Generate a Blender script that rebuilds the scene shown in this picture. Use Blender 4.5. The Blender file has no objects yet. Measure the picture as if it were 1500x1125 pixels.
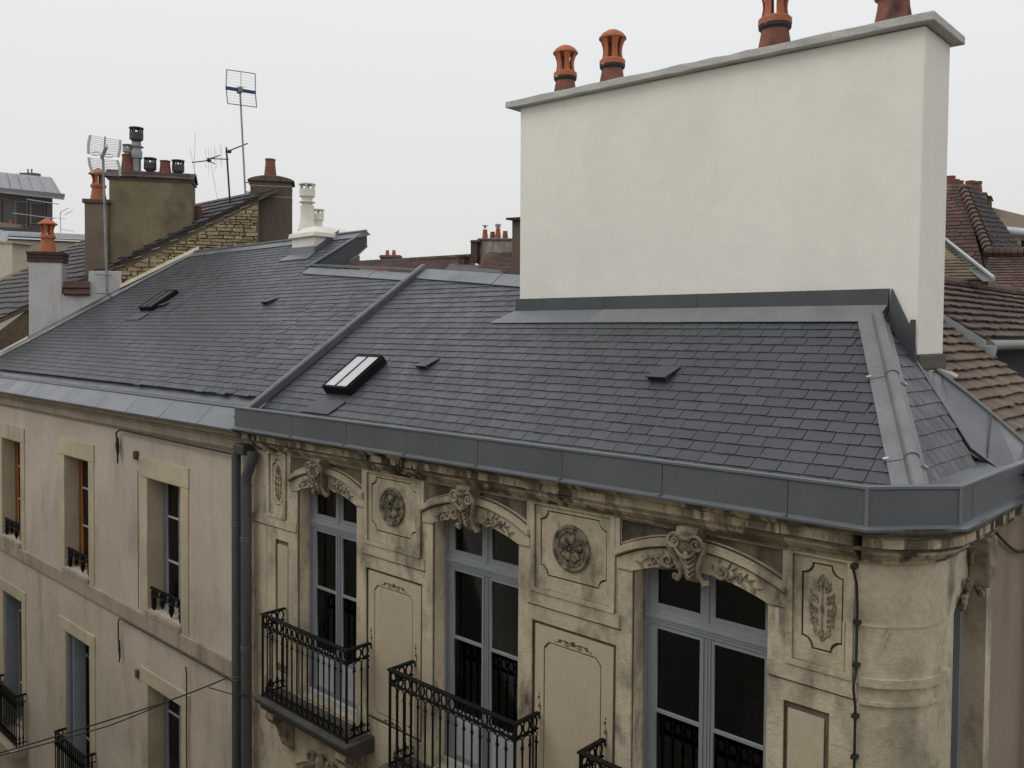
import bpy, bmesh, math, random
import numpy as np
from mathutils import Vector, Matrix
random.seed(7); rng = random.Random(11)
sc = bpy.context.scene
col = sc.collection
R = math.radians

# ------------------------------------------------------------------ camera
# x runs along the street facade (towards the viewer's right), y into the block, z up; the eye is the origin
FPX, PX, PY = 1257., 750., 522.
def _n(v): return v / np.linalg.norm(v)
_v1 = _n(np.array([-590. - PX, 476. - PY, FPX])); _vz = np.array([400. - PX, 45000. - PY, FPX]); _vz = _n(_vz - _v1 * (_v1 @ _vz))
_X = -_v1; _Z = -_vz; _Y = np.cross(_Z, _X); CM = np.array([_X, _Y, _Z])
cd = bpy.data.cameras.new('camera'); cam = bpy.data.objects.new('camera', cd); col.objects.link(cam)
cam.matrix_world = Matrix([[CM[0][0], -CM[0][1], -CM[0][2], 0], [CM[1][0], -CM[1][1], -CM[1][2], 0], [CM[2][0], -CM[2][1], -CM[2][2], 0], [0, 0, 0, 1]])
cd.sensor_width = 36; cd.lens = FPX / 1500 * 36; cd.shift_y = -(562.5 - PY) / 1500; cd.clip_start = .05; cd.clip_end = 3000
sc.camera = cam
def ray(px, py): return CM @ np.array([px - PX, py - PY, FPX]) / FPX
def atY(px, py, Y=6.): d = ray(px, py); return Vector(d * Y / d[1])
def atX(px, py, X): d = ray(px, py); return Vector(d * X / d[0])
def atP(px, py, p0, n): d = ray(px, py); return Vector(d * (Vector(p0).dot(Vector(n)) / Vector(d).dot(Vector(n))))
def depth(p): return float(CM[:, 2] @ np.array(p))

# ------------------------------------------------------------------ sky, sun, exposure
W = bpy.data.worlds.new('World'); sc.world = W; W.use_nodes = True
nt = W.node_tree; nt.nodes.clear()
out = nt.nodes.new('ShaderNodeOutputWorld')
SUN_EL, SUN_AZ = 50, 215      # degrees; azimuth measured from +y clockwise
sky = nt.nodes.new('ShaderNodeTexSky'); sky.sky_type = 'NISHITA'; sky.sun_disc = False
sky.sun_elevation = R(SUN_EL); sky.sun_rotation = R(SUN_AZ)
bg1 = nt.nodes.new('ShaderNodeBackground'); bg1.inputs[1].default_value = .05
hs = nt.nodes.new('ShaderNodeHueSaturation'); hs.inputs['Saturation'].default_value = .15
nt.links.new(sky.outputs[0], hs.inputs['Color']); nt.links.new(hs.outputs[0], bg1.inputs[0])
tc = nt.nodes.new('ShaderNodeTexCoord'); sp = nt.nodes.new('ShaderNodeSeparateXYZ'); nt.links.new(tc.outputs['Generated'], sp.inputs[0])
nz = nt.nodes.new('ShaderNodeTexNoise'); nz.inputs['Scale'].default_value = 1.3; nz.inputs['Detail'].default_value = 4; nt.links.new(tc.outputs['Generated'], nz.inputs['Vector'])
mad = nt.nodes.new('ShaderNodeMath'); mad.operation = 'MULTIPLY_ADD'; mad.inputs[1].default_value = .17; nt.links.new(nz.outputs[0], mad.inputs[0]); nt.links.new(sp.outputs[2], mad.inputs[2])
cr = nt.nodes.new('ShaderNodeValToRGB'); nt.links.new(mad.outputs[0], cr.inputs[0])
e = cr.color_ramp.elements
e[0].position = 0.0; e[0].color = (.66, .655, .625, 1)
e[1].position = 1.0; e[1].color = (1.0, 1.0, 1.02, 1)
for p, c in ((.1, (.685, .68, .655, 1)), (.3, (.755, .76, .765, 1)), (.5, (.82, .825, .84, 1))):
    k = e.new(p); k.color = c
bg2 = nt.nodes.new('ShaderNodeBackground'); bg2.inputs[1].default_value = 1.0; nt.links.new(cr.outputs[0], bg2.inputs[0])
mx = nt.nodes.new('ShaderNodeMixShader'); mx.inputs[0].default_value = .94
nt.links.new(bg1.outputs[0], mx.inputs[1]); nt.links.new(bg2.outputs[0], mx.inputs[2]); nt.links.new(mx.outputs[0], out.inputs[0])
sd = bpy.data.lights.new('sun', 'SUN'); sd.energy = .7; sd.angle = R(35); sd.color = (1, .975, .93)
so = bpy.data.objects.new('sun', sd); col.objects.link(so)
az = R(SUN_AZ); sdir = Vector((math.sin(az) * math.cos(R(SUN_EL)), math.cos(az) * math.cos(R(SUN_EL)), math.sin(R(SUN_EL))))
so.rotation_euler = sdir.to_track_quat('Z', 'Y').to_euler(); so.location = (0, 0, 20)
sc.view_settings.view_transform = 'Standard'; sc.view_settings.look = 'None'; sc.view_settings.exposure = .12; sc.view_settings.gamma = 1
sc.view_settings.use_curve_mapping = False

# ------------------------------------------------------------------ materials
MATS = {}
def mat(name, c1, c2=None, scale=1.2, fine=.12, fscale=14, rough=.85, bump=.0, bscale=30, metal=0, streak=None, rnd=0, spec=.5, thr=(.35, .7), sthr=(.5, .72), sscale=(7, 7, .7), wet=None):
    m = bpy.data.materials.new(name); m.use_nodes = True; t = m.node_tree; n = t.nodes; L = t.links
    b = n['Principled BSDF']; b.inputs['Roughness'].default_value = rough; b.inputs['Metallic'].default_value = metal; b.inputs['Specular IOR Level'].default_value = spec
    g = n.new('ShaderNodeNewGeometry')
    def noise(s, det=5, vec=None, ro=.55):
        q = n.new('ShaderNodeTexNoise'); q.inputs['Scale'].default_value = s; q.inputs['Detail'].default_value = det; q.inputs['Roughness'].default_value = ro
        L.new(vec or g.outputs['Position'], q.inputs['Vector']); return q.outputs[0]
    def mr(v, a, b_, c, d):
        q = n.new('ShaderNodeMapRange'); L.new(v, q.inputs[0])
        for i, x in enumerate((a, b_, c, d)): q.inputs[i + 1].default_value = x
        return q.outputs[0]
    def mix(f, a, b_, mode='MIX'):
        q = n.new('ShaderNodeMix'); q.data_type = 'RGBA'; q.blend_type = mode
        if isinstance(f, (int, float)): q.inputs[0].default_value = f
        else: L.new(f, q.inputs[0])
        for s, v in ((6, a), (7, b_)):
            if isinstance(v, tuple): q.inputs[s].default_value = (*v[:3], 1)
            else: L.new(v, q.inputs[s])
        return q.outputs[2]
    c2 = c2 or tuple(x * .82 for x in c1)
    c = mix(mr(noise(scale, 8), thr[0], thr[1], 0, 1), c1, c2)
    gr = n.new('ShaderNodeCombineColor'); f = mr(noise(fscale, 6), .25, .75, 1 - fine, 1 + fine)
    for i in range(3): L.new(f, gr.inputs[i])
    c = mix(1., c, gr.outputs[0], 'MULTIPLY')
    if rnd:
        oi = n.new('ShaderNodeObjectInfo'); at = n.new('ShaderNodeAttribute'); at.attribute_name = 'rnd'
        ad = n.new('ShaderNodeMath'); ad.operation = 'ADD'; L.new(oi.outputs['Random'], ad.inputs[0]); L.new(at.outputs['Fac'], ad.inputs[1])
        fr = n.new('ShaderNodeMath'); fr.operation = 'FRACT'; L.new(ad.outputs[0], fr.inputs[0])
        f = mr(fr.outputs[0], 0, 1, 1 - rnd, 1 + rnd); gg = n.new('ShaderNodeCombineColor')
        for i in range(3): L.new(f, gg.inputs[i])
        c = mix(1., c, gg.outputs[0], 'MULTIPLY')
    if streak:
        mp = n.new('ShaderNodeMapping'); mp.inputs['Scale'].default_value = sscale; L.new(g.outputs['Position'], mp.inputs[0])
        s = noise(1., 6, mp.outputs[0], .62); big = noise(.9, 3)
        mu = n.new('ShaderNodeMath'); mu.operation = 'MULTIPLY'; L.new(mr(s, sthr[0], sthr[1], 0, 1), mu.inputs[0]); L.new(mr(big, .35, .6, .25, 1), mu.inputs[1])
        c = mix(mu.outputs[0], c, streak)
    L.new(c, b.inputs['Base Color'])
    if wet:
        L.new(mr(noise(wet, 6), .35, .7, rough - .15, rough + .12), b.inputs['Roughness'])
    if bump:
        bp = n.new('ShaderNodeBump'); bp.inputs['Strength'].default_value = bump; bp.inputs['Distance'].default_value = .02
        L.new(noise(bscale, 8), bp.inputs['Height']); L.new(bp.outputs[0], b.inputs['Normal'])
    MATS[name] = m; return m

STONE = mat('carved_limestone', (.56, .485, .35), (.42, .355, .25), 1.9, .14, 20, .9, .4, 45, streak=(.075, .065, .048), sthr=(.47, .68), sscale=(3.5, 3.5, 1.8))
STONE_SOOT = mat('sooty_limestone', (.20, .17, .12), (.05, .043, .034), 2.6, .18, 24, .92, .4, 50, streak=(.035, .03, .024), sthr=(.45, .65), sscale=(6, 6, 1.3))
STONE_FINE = mat('panel_limestone', (.50, .43, .31), (.43, .36, .25), 1.0, .07, 25, .9, .15, 60, streak=(.16, .13, .09), sthr=(.6, .9), sscale=(3, 3, .5))
STONE_DIRTY = mat('soot_streaked_cornice', (.52, .44, .295), (.30, .25, .165), 5.0, .2, 25, .92, .5, 50, streak=(.025, .022, .018), sthr=(.455, .53), sscale=(5.5, 5.5, 1.4))
STONE_DARK = mat('sooty_carving', (.34, .29, .20), (.13, .11, .08), 9, .2, 30, .9, .4, 60, thr=(.35, .65))
mat('sooty_rosette', (.26, .225, .155), (.07, .06, .045), 14, .2, 30, .9, .4, 60, thr=(.38, .6))
SLABM = mat('blackened_balcony_slab', (.085, .08, .062), (.04, .038, .032), 4, .2, 30, .85, .4, 50)
GRIME = mat('grimy_incised_line', (.085, .07, .048), (.05, .042, .032), 8, .2, 30, .95)
RENDER = mat('old_lime_render', (.565, .49, .40), (.455, .39, .315), .8, .07, 9, .93, .25, 22, streak=(.24, .195, .14), sthr=(.5, .85), sscale=(2.2, 2.2, .45))
SURR = mat('window_surround_stone', (.55, .475, .335), (.40, .34, .245), 1.1, .09, 20, .9, .25, 40, streak=(.2, .165, .12), sthr=(.55, .85))
BAND = mat('grey_band_stone', (.42, .35, .265), (.29, .245, .19), 1.5, .1, 20, .9, .25, 40, streak=(.12, .10, .075), sthr=(.5, .8))
SLATE = mat('new_slate', (.062, .069, .076), (.053, .060, .067), .9, .12, 40, .46, .12, 60, rnd=.12, spec=.38, wet=3)
SLATE_OLD = mat('old_slate', (.085, .09, .095), (.06, .065, .07), 1, .12, 20, .5, rnd=.25)
ZINC = mat('dark_zinc', (.13, .139, .147), (.108, .116, .124), 1.3, .06, 30, .42, .03, 10, metal=.25, wet=2)
ZINC_L = mat('pale_zinc', (.165, .18, .195), (.14, .153, .165), 1.6, .06, 30, .4, .03, 10, metal=.25, wet=2)
ZINC_DULL = mat('dull_lead_zinc', (.195, .20, .205), (.155, .16, .165), 3, .12, 30, .5, .06, 14, metal=.2)
ZINC_DARK = mat('charcoal_zinc', (.065, .069, .072), (.05, .054, .057), 2, .08, 30, .5, .04, 12, metal=.2)
WHITE_WALL = mat('new_white_render', (.79, .772, .698), (.745, .727, .655), .55, .03, 7, .93, .13, 9, streak=(.64, .62, .56), sthr=(.5, .9), sscale=(.9, .9, .5))
CAP = mat('cap_cement', (.50, .50, .47), (.40, .40, .375), 4, .12, 40, .95, .5, 50)
GREY_WHITE = mat('whitewashed_wall', (.52, .51, .50), (.44, .43, .42), 1.4, .05, 20, .95, .25, 30, streak=(.33, .32, .31), sthr=(.5, .85), sscale=(3, 3, .8))
CREAM = mat('cream_coping', (.66, .60, .46), None, 2, .08, 20, .9, .2, 30)
WHITE_PAINT = mat('cream_white_masonry', (.74, .72, .64), (.62, .60, .53), 3, .06, 25, .9, .2, 30)
TERRA = mat('new_terracotta', (.40, .135, .06), (.33, .105, .048), 4, .14, 30, .8, .1, 40, rnd=.08)
TERRA_OLD = mat('old_terracotta', (.24, .085, .05), (.13, .055, .04), 5, .2, 30, .85, .15, 40, streak=(.02, .016, .014), sthr=(.5, .62), sscale=(3, 3, 1.5))
SOOT = mat('soot_black_collar', (.03, .026, .024), None, 5, .2, 30, .8)
MORTAR = mat('white_mortar_dab', (.6, .56, .5), None, 5, .1, 30, .9)
TILE = mat('brown_clay_tile', (.098, .064, .049), (.06, .041, .034), 1.5, .2, 20, .85, .2, 40, rnd=.25)
TILE_L = mat('weathered_clay_tile', (.165, .115, .08), (.10, .07, .052), 1.2, .16, 16, .85, .2, 40, rnd=.2)
TILE_R = mat('red_clay_tile', (.10, .050, .040), (.05, .031, .028), 1.0, .25, 16, .85, .2, 30, rnd=.25)
TILE_RD = mat('dark_red_tile', (.034, .024, .024), (.022, .018, .018), 1.2, .3, 16, .9, .2, 30, rnd=.3)  # much darker than the red tile; covers the hip roof's right slope
TILE_DK = mat('blackened_tile', (.075, .068, .066), (.045, .042, .042), 1.2, .2, 16, .8, .2, 30, rnd=.3)
TILE_OR = mat('orange_patch_tile', (.32, .12, .065), None, 2, .2, 20, .85, rnd=.2)
MOSS_TILE = mat('moss_brown_roof', (.16, .125, .075), (.12, .09, .055), 1.5, .2, 12, .95, .3, 20, rnd=.2)
OCHRE = mat('ochre_render', (.235, .195, .115), (.155, .13, .082), 1.2, .1, 14, .95, .3, 25, streak=(.09, .078, .055), sthr=(.5, .7), sscale=(1.2, 1.2, .8))
BROWN_R = mat('brown_render', (.125, .098, .072), (.095, .076, .06), 1.2, .12, 14, .95, .3, 25, streak=(.065, .052, .042), sthr=(.5, .8))
TAN_R = mat('tan_chimney_render', (.20, .15, .105), (.14, .11, .085), 2, .1, 14, .95, .3, 25)
BEIGE = mat('beige_house_render', (.40, .35, .26), None, .6, .08, 10, .9, .2, 20)
RUBBLE = mat('rubble_limestone', (.37, .29, .175), (.27, .21, .13), 2.4, .2, 22, .95, .5, 40, rnd=.3)
MORTAR_D = mat('rubble_mortar', (.16, .125, .082), None, 4, .2, 20, .95, .3, 30)
BRICK_D = mat('dark_brick', (.085, .045, .038), (.055, .033, .03), 6, .2, 30, .9, .2, 40, rnd=.2)
FRAME = mat('blue_grey_paint', (.27, .292, .312), (.235, .257, .275), 2, .06, 20, .5)
FRAME_L = mat('pale_paint', (.50, .51, .51), (.40, .41, .42), 2, .06, 20, .6)
WOOD = mat('varnished_oak', (.36, .16, .055), (.29, .12, .04), 3, .15, 30, .5)
IRON = mat('black_wrought_iron', (.006, .006, .0065), (.010, .0095, .009), 5, .3, 30, .75, .1, 60, spec=.2)
STEEL = mat('galvanised_steel', (.28, .30, .30), (.20, .21, .21), 4, .1, 30, .45, metal=.5)
WIRE = mat('dark_wire', (.02, .019, .018), None, 4, .1, 20, .7)
COWLM = mat('charcoal_cowl_metal', (.05, .05, .052), (.035, .035, .036), 4, .1, 30, .6)
PIPE = mat('grey_zinc_pipe', (.105, .115, .122), (.08, .088, .094), 1.2, .1, 25, .45, .03, 10, metal=.2, streak=(.06, .06, .062), sthr=(.5, .8), sscale=(6, 6, .5))
BLUE = mat('blue_plastic', (.03, .035, .16), None, 3, .05, 20, .5)
ALU = mat('pale_aluminium', (.50, .50, .49), None, 3, .05, 20, .4, metal=.3)
DARKROOM = mat('dark_room', (.02, .018, .016), None, 2, .1, 5, .95)
CURTAIN = mat('grey_curtain', (.10, .095, .088), (.06, .056, .05), 1.2, .1, 5, .95)
SHUT = mat('blue_grey_shutter', (.30, .34, .37), (.25, .285, .31), 2, .05, 20, .6)
ASPH = mat('asphalt', (.05, .05, .052), (.04, .04, .042), 2, .2, 40, .9, .3, 60)
PAVE = mat('pavement_stone', (.22, .21, .19), (.17, .16, .15), 1.5, .15, 20, .9, .3, 40)
GROUND = mat('town_ground', (.12, .11, .10), None, .1, .2, 5, .95)
OPP = mat('opposite_facade', (.55, .50, .41), (.46, .42, .34), .6, .08, 8, .9, .2, 20)
def glassmat(name, col_, rough, spec=.5):
    m = bpy.data.materials.new(name); m.use_nodes = True; t = m.node_tree; n = t.nodes; n.clear()
    o = n.new('ShaderNodeOutputMaterial'); tr = n.new('ShaderNodeBsdfTransparent'); tr.inputs[0].default_value = (*col_, 1)
    gl = n.new('ShaderNodeBsdfGlossy'); gl.inputs['Roughness'].default_value = rough; gl.inputs[0].default_value = (.9, .93, .95, 1)
    fr = n.new('ShaderNodeFresnel'); fr.inputs[0].default_value = 1.35
    mxs = n.new('ShaderNodeMixShader'); t.links.new(fr.outputs[0], mxs.inputs[0]); t.links.new(tr.outputs[0], mxs.inputs[1]); t.links.new(gl.outputs[0], mxs.inputs[2]); t.links.new(mxs.outputs[0], o.inputs[0])
    return m
GLASS = glassmat('window_glass', (.55, .57, .56), .02)
SKYGLASS = mat('frosted_skylight_glass', (.50, .52, .53), (.44, .46, .47), 3, .04, 20, .12, spec=.8)

# ------------------------------------------------------------------ mesh and object helpers
OFF = {}
def rootoff(o): return OFF.get(o.name, Vector((0, 0, 0))) if o else Vector((0, 0, 0))
class MB:
    def __init__(s): s.v = []; s.f = []; s.r = []; s.cur = 0.
    def add(s, vs, fs, rnd=None):
        k = len(s.v); s.v += [tuple(v) for v in vs]; s.f += [tuple(i + k for i in f) for f in fs]; s.r += [s.cur if rnd is None else rnd] * len(fs); return s
    def box(s, x0, x1, y0, y1, z0, z1):
        x0, x1 = min(x0, x1), max(x0, x1); y0, y1 = min(y0, y1), max(y0, y1); z0, z1 = min(z0, z1), max(z0, z1)
        return s.add([(x0, y0, z0), (x1, y0, z0), (x1, y1, z0), (x0, y1, z0), (x0, y0, z1), (x1, y0, z1), (x1, y1, z1), (x0, y1, z1)],
                     [(0, 3, 2, 1), (4, 5, 6, 7), (0, 1, 5, 4), (1, 2, 6, 5), (2, 3, 7, 6), (3, 0, 4, 7)])
    def prism(s, poly, vec, rnd=None):
        poly = [Vector(p) for p in poly]; vec = Vector(vec); n = len(poly)
        nm = Vector((0, 0, 0))
        for i in range(n): nm += poly[i].cross(poly[(i + 1) % n])
        if nm.dot(vec) > 0: poly = poly[::-1]
        return s.add(poly + [p + vec for p in poly], [tuple(range(n)), tuple(range(2 * n - 1, n - 1, -1))] + [(i + n, (i + 1) % n + n, (i + 1) % n, i)[::1] for i in range(n)], rnd)
    def hexa(s, a, b):   # two quads -> solid
        return s.add(list(a) + list(b), [(3, 2, 1, 0), (4, 5, 6, 7)] + [(i, (i + 1) % 4, (i + 1) % 4 + 4, i + 4) for i in range(4)])
    def tube(s, path, r, n=6, closed=False, flat=1., up=None, cap=True):
        P = [Vector(p) for p in path]; m = len(P); rs = r if isinstance(r, (list, tuple)) else [r] * m
        vs = []; u = None
        for i in range(m):
            if closed: t = P[(i + 1) % m] - P[i - 1]
            else: t = P[min(i + 1, m - 1)] - P[max(i - 1, 0)]
            if t.length < 1e-9: t = Vector((0, 0, 1))
            t.normalize()
            if up is not None: w = Vector(up); w = (w - t * t.dot(w)); w = w.normalized() if w.length > 1e-6 else t.orthogonal().normalized()
            else:
                if u is None: w = t.orthogonal().normalized()
                else: w = u - t * t.dot(u); w = w.normalized() if w.length > 1e-6 else t.orthogonal().normalized()
            u = w; q = t.cross(w)
            for k in range(n):
                a = 2 * math.pi * k / n; vs.append(P[i] + (q * math.cos(a) + w * math.sin(a) * flat) * rs[i])
        fs = []
        for i in range(m if closed else m - 1):
            j = (i + 1) % m
            for k in range(n): fs.append((i * n + k, i * n + (k + 1) % n, j * n + (k + 1) % n, j * n + k))
        if not closed and cap: fs += [tuple(range(n))[::-1], tuple(range((m - 1) * n, m * n))]
        return s.add(vs, fs)
    def lathe(s, cx, cy, cz, prof, n=16, a0=0, a1=2 * math.pi, ax=None):
        full = abs(a1 - a0 - 2 * math.pi) < 1e-6; c = n if full else n + 1
        vs = []
        for (r_, z_) in prof:
            for k in range(c):
                a = a0 + (a1 - a0) * k / n; vs.append((cx + r_ * math.cos(a), cy + r_ * math.sin(a), cz + z_))
        fs = []
        for i in range(len(prof) - 1):
            for k in range(n):
                k2 = (k + 1) % c; fs.append((i * c + k, i * c + k2, (i + 1) * c + k2, (i + 1) * c + k))
        if full: fs += [tuple(range(c))[::-1], tuple(range((len(prof) - 1) * c, len(prof) * c))]
        return s.add(vs, fs)
    def ball(s, c, rx, ry, rz, n=10, m=6):
        vs = [(c[0], c[1], c[2] + rz)]
        for i in range(1, m):
            p = math.pi * i / m
            for k in range(n): a = 2 * math.pi * k / n; vs.append((c[0] + rx * math.sin(p) * math.cos(a), c[1] + ry * math.sin(p) * math.sin(a), c[2] + rz * math.cos(p)))
        vs.append((c[0], c[1], c[2] - rz)); fs = [(0, 1 + k, 1 + (k + 1) % n) for k in range(n)]
        for i in range(m - 2):
            for k in range(n): fs.append((1 + i * n + k, 1 + (i + 1) * n + k, 1 + (i + 1) * n + (k + 1) % n, 1 + i * n + (k + 1) % n))
        l = len(vs) - 1; fs += [(l, 1 + (m - 2) * n + (k + 1) % n, 1 + (m - 2) * n + k) for k in range(n)]
        return s.add(vs, fs)
    def sweep(s, path, prof, closed=False, cap=True):
        # path: (x, y) polyline walked with the outside on its right; prof: (outward, z)
        P = [Vector((p[0], p[1])) for p in path]; m = len(P); vs = []
        for i in range(m):
            d0 = (P[i] - P[i - 1]).normalized() if i > 0 else (P[1] - P[0]).normalized()
            d1 = (P[i + 1] - P[i]).normalized() if i < m - 1 else d0
            n0 = Vector((d0.y, -d0.x)); n1 = Vector((d1.y, -d1.x)); b = (n0 + n1); b = b / max(b.dot(n0), .3)
            for (o_, z_) in prof: q = P[i] + b * o_; vs.append((q.x, q.y, z_))
        k = len(prof); fs = []
        for i in range(m - 1):
            for j in range(k): fs.append((i * k + j, (i + 1) * k + j, (i + 1) * k + (j + 1) % k, i * k + (j + 1) % k))
        if cap: fs += [tuple(range(k)), tuple(range((m - 1) * k, m * k))[::-1]]
        return s.add(vs, fs)
    def mesh(s, name, off=Vector((0, 0, 0)), smooth=None, rnd=False, fix=True):
        me = bpy.data.meshes.new(name); me.from_pydata([(v[0] - off[0], v[1] - off[1], v[2] - off[2]) for v in s.v], [], s.f); me.validate()
        if fix:
            bm = bmesh.new(); bm.from_mesh(me); bmesh.ops.recalc_face_normals(bm, faces=bm.faces); bm.to_mesh(me); bm.free()
        if rnd and len(me.polygons) == len(s.r):
            a = me.attributes.new('rnd', 'FLOAT', 'FACE'); a.data.foreach_set('value', s.r)
        if smooth: me.shade_smooth(); me.set_sharp_from_angle(angle=R(smooth))
        return me
def obj(name, mb, m, parent=None, smooth=None, label=None, kind=None, rnd=False, bevel=0, off=None, fix=True):
    of = rootoff(parent) if parent else (Vector(off) if off else Vector((0, 0, 0)))
    me = mb if isinstance(mb, bpy.types.Mesh) else mb.mesh(name, of, smooth, rnd, fix)
    if m: me.materials.clear(); me.materials.append(m)
    o = bpy.data.objects.new(name, me); col.objects.link(o)
    if parent: o.parent = parent
    else: o.location = of
    OFF[o.name] = of
    if label: o['label'] = label
    if kind: o['kind'] = kind
    if bevel:
        bv = o.modifiers.new('bevel', 'BEVEL'); bv.width = bevel; bv.segments = 2; bv.limit_method = 'ANGLE'
    return o
def thing(name, loc, label, cat, group=None):
    o = bpy.data.objects.new(name, None); col.objects.link(o); o.location = loc; o.empty_display_size = .2; OFF[o.name] = Vector(loc)
    o['label'] = label; o['category'] = cat
    if group: o['group'] = group
    return o
def tag(o, label, cat, group=None):
    o['label'] = label; o['category'] = cat
    if group: o['group'] = group
    return o
def inst(name, me, parent, mw):   # a piece sharing mesh data, placed in world space under parent
    o = bpy.data.objects.new(name, me); col.objects.link(o); o.parent = parent; o.matrix_local = Matrix.Translation(-rootoff(parent)) @ mw; OFF[o.name] = Vector(mw.translation); return o
def struct(name, mb, m, smooth=None): return obj(name, mb, m, None, smooth, kind='structure')

def plate_mesh(name, loops, y0, y1, off=Vector((0, 0, 0))):
    # solid slab between the planes y0 (front) and y1, outline and holes given as (x, z) loops, even-odd filled
    cu = bpy.data.curves.new('tmp', 'CURVE'); cu.dimensions = '2D'; cu.fill_mode = 'BOTH'; cu.extrude = abs(y1 - y0) / 2
    for lp in loops:
        s = cu.splines.new('POLY'); s.points.add(len(lp) - 1)
        for p, q in zip(s.points, lp): p.co = (q[0], q[1], 0, 1)
        s.use_cyclic_u = True
    ob = bpy.data.objects.new('tmp', cu); col.objects.link(ob)
    me = bpy.data.meshes.new_from_object(ob.evaluated_get(bpy.context.evaluated_depsgraph_get()))
    bpy.data.objects.remove(ob); bpy.data.curves.remove(cu)
    ym = (y0 + y1) / 2
    for v in me.vertices: v.co = Vector((v.co.x - off[0], ym - v.co.z - off[1], v.co.y - off[2]))
    bm = bmesh.new(); bm.from_mesh(me); bmesh.ops.remove_doubles(bm, verts=bm.verts, dist=1e-5); bmesh.ops.recalc_face_normals(bm, faces=bm.faces); bm.to_mesh(me); bm.free()
    me.name = name; return me
def rect(x0, x1, z0, z1): return [(x0, z0), (x1, z0), (x1, z1), (x0, z1)]
def clip(poly, cx):   # convex clip of a 2-D polygon by a counter-clockwise convex polygon
    o = poly
    for i in range(len(cx)):
        a = cx[i]; b = cx[(i + 1) % len(cx)]; r_ = []
        def side(p): return (b[0] - a[0]) * (p[1] - a[1]) - (b[1] - a[1]) * (p[0] - a[0])
        for k in range(len(o)):
            p, q = o[k - 1], o[k]; sp_, sq = side(p), side(q)
            if (sp_ >= 0) != (sq >= 0): t = sp_ / (sp_ - sq); r_.append((p[0] + (q[0] - p[0]) * t, p[1] + (q[1] - p[1]) * t))
            if sq >= 0: r_.append(q)
        o = r_
        if len(o) < 3: return []
    return o
def area2(p): return abs(sum(p[i - 1][0] * p[i][1] - p[i][0] * p[i - 1][1] for i in range(len(p)))) / 2
TILT = (.3, -.5, 0, .6, -.25)
def shingles(name, parent, O, u, v, polys, expo, width, m, n_ind=300, thick=.008, lift=.007, gap=.007, over=1.5, jit=.028, holes=(), seed=1, stuffname=None, wj=.0, vmin=None, hooks=False):
    """courses of slates or tiles on a plane through O; polys are convex (u, v) outlines"""
    rg = random.Random(seed); O = Vector(O); u = Vector(u).normalized(); v = Vector(v).normalized(); nrm = u.cross(v)
    if nrm.z < 0: nrm = -nrm
    base = []; cc = []
    for p in polys:
        if sum(p[i - 1][0] * p[i][1] - p[i][0] * p[i - 1][1] for i in range(len(p))) < 0: p = p[::-1]
        cc.append(p)
    us = [q[0] for p in cc for q in p]; vs = [q[1] for p in cc for q in p]
    rows = int((max(vs) - min(vs)) / expo) + 2; v0 = min(vs) if vmin is None else vmin
    items = []
    for r_ in range(rows):
        vb = v0 + r_ * expo; x = min(us) - rg.random() * width * .16 - (r_ % 2) * width / 2
        while x < max(us):
            wi = rg.randrange(5); w = width * (1 + wj * (wi - 2) / 2); dv = rg.gauss(0, jit) * expo * .5
            q = [(x + gap / 2, vb + dv), (x + w - gap / 2, vb + dv + TILT[wi] * jit * expo), (x + w - gap / 2, vb + expo * over + dv), (x + gap / 2, vb + expo * over + dv)]
            for c in cc:
                k = clip(q, c)
                if k and area2(k) > .12 * area2(q) * .6:
                    cen = (sum(a[0] for a in k) / len(k), sum(a[1] for a in k) / len(k))
                    if any(h[0] < cen[0] < h[1] and h[2] < cen[1] < h[3] for h in holes): continue
                    items.append((k, vb, area2(k) > .985 * area2(q), cen, rg.random(), rg.gauss(0, .0012), wi))
            x += w
    def place(p, vb, e): # tail (low edge) lifted, head tucked under the next course
        t = (p[1] - vb) / (expo * over); return O + u * p[0] + v * p[1] + nrm * (lift + thick + e - t * (lift + thick * .7))
    def dist(it): c = O + u * it[3][0] + v * it[3][1]; return area2(it[0]) / max(depth(c), .5) ** 2
    order = sorted(range(len(items)), key=lambda i: -dist(items[i])); ind = set(order[:n_ind])
    mb = MB()
    cnt = 0; of = rootoff(parent); shared = {}
    for i, it in enumerate(items):
        p3 = [place(p, it[1], it[5] * (1 if k_ % 2 else -1)) for k_, p in enumerate(it[0])]
        if i in ind:
            b = MB(); c = sum(p3, Vector()) / len(p3)
            if it[2]:
                key = it[6]
                if key not in shared:
                    b.prism([p - c for p in p3], -nrm * thick); me = b.mesh(name); me.materials.append(m); shared[key] = (me)
                o = bpy.data.objects.new(name, shared[key])
            else:
                b.prism([p - c for p in p3], -nrm * thick); me = b.mesh(name); me.materials.append(m); o = bpy.data.objects.new(name, me)
            col.objects.link(o); o.parent = parent; o.location = c - of; cnt += 1
        else: mb.prism(p3, -nrm * thick, it[4])
    if hooks:
        hk = MB()
        for it in items:
            if not it[2]: continue
            (a0, b0), (a1, b1) = it[0][0], it[0][1]
            a0, b0 = min(p[0] for p in it[0]), min(p[1] for p in it[0]); c = place(((a0 + max(p[0] for p in it[0])) / 2, b0), it[1], 0) + nrm * .003
            hk.prism([c - u * .003 - v * .006, c + u * .003 - v * .006, c + u * .003 + v * .014, c - u * .003 + v * .014], -nrm * .004)
        obj('slate_hooks', hk, ZINC_L, parent, kind='stuff')
    if mb.v: obj(stuffname or name + '_courses', mb, m, parent, kind='stuff', rnd=True)
    return cnt
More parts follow.
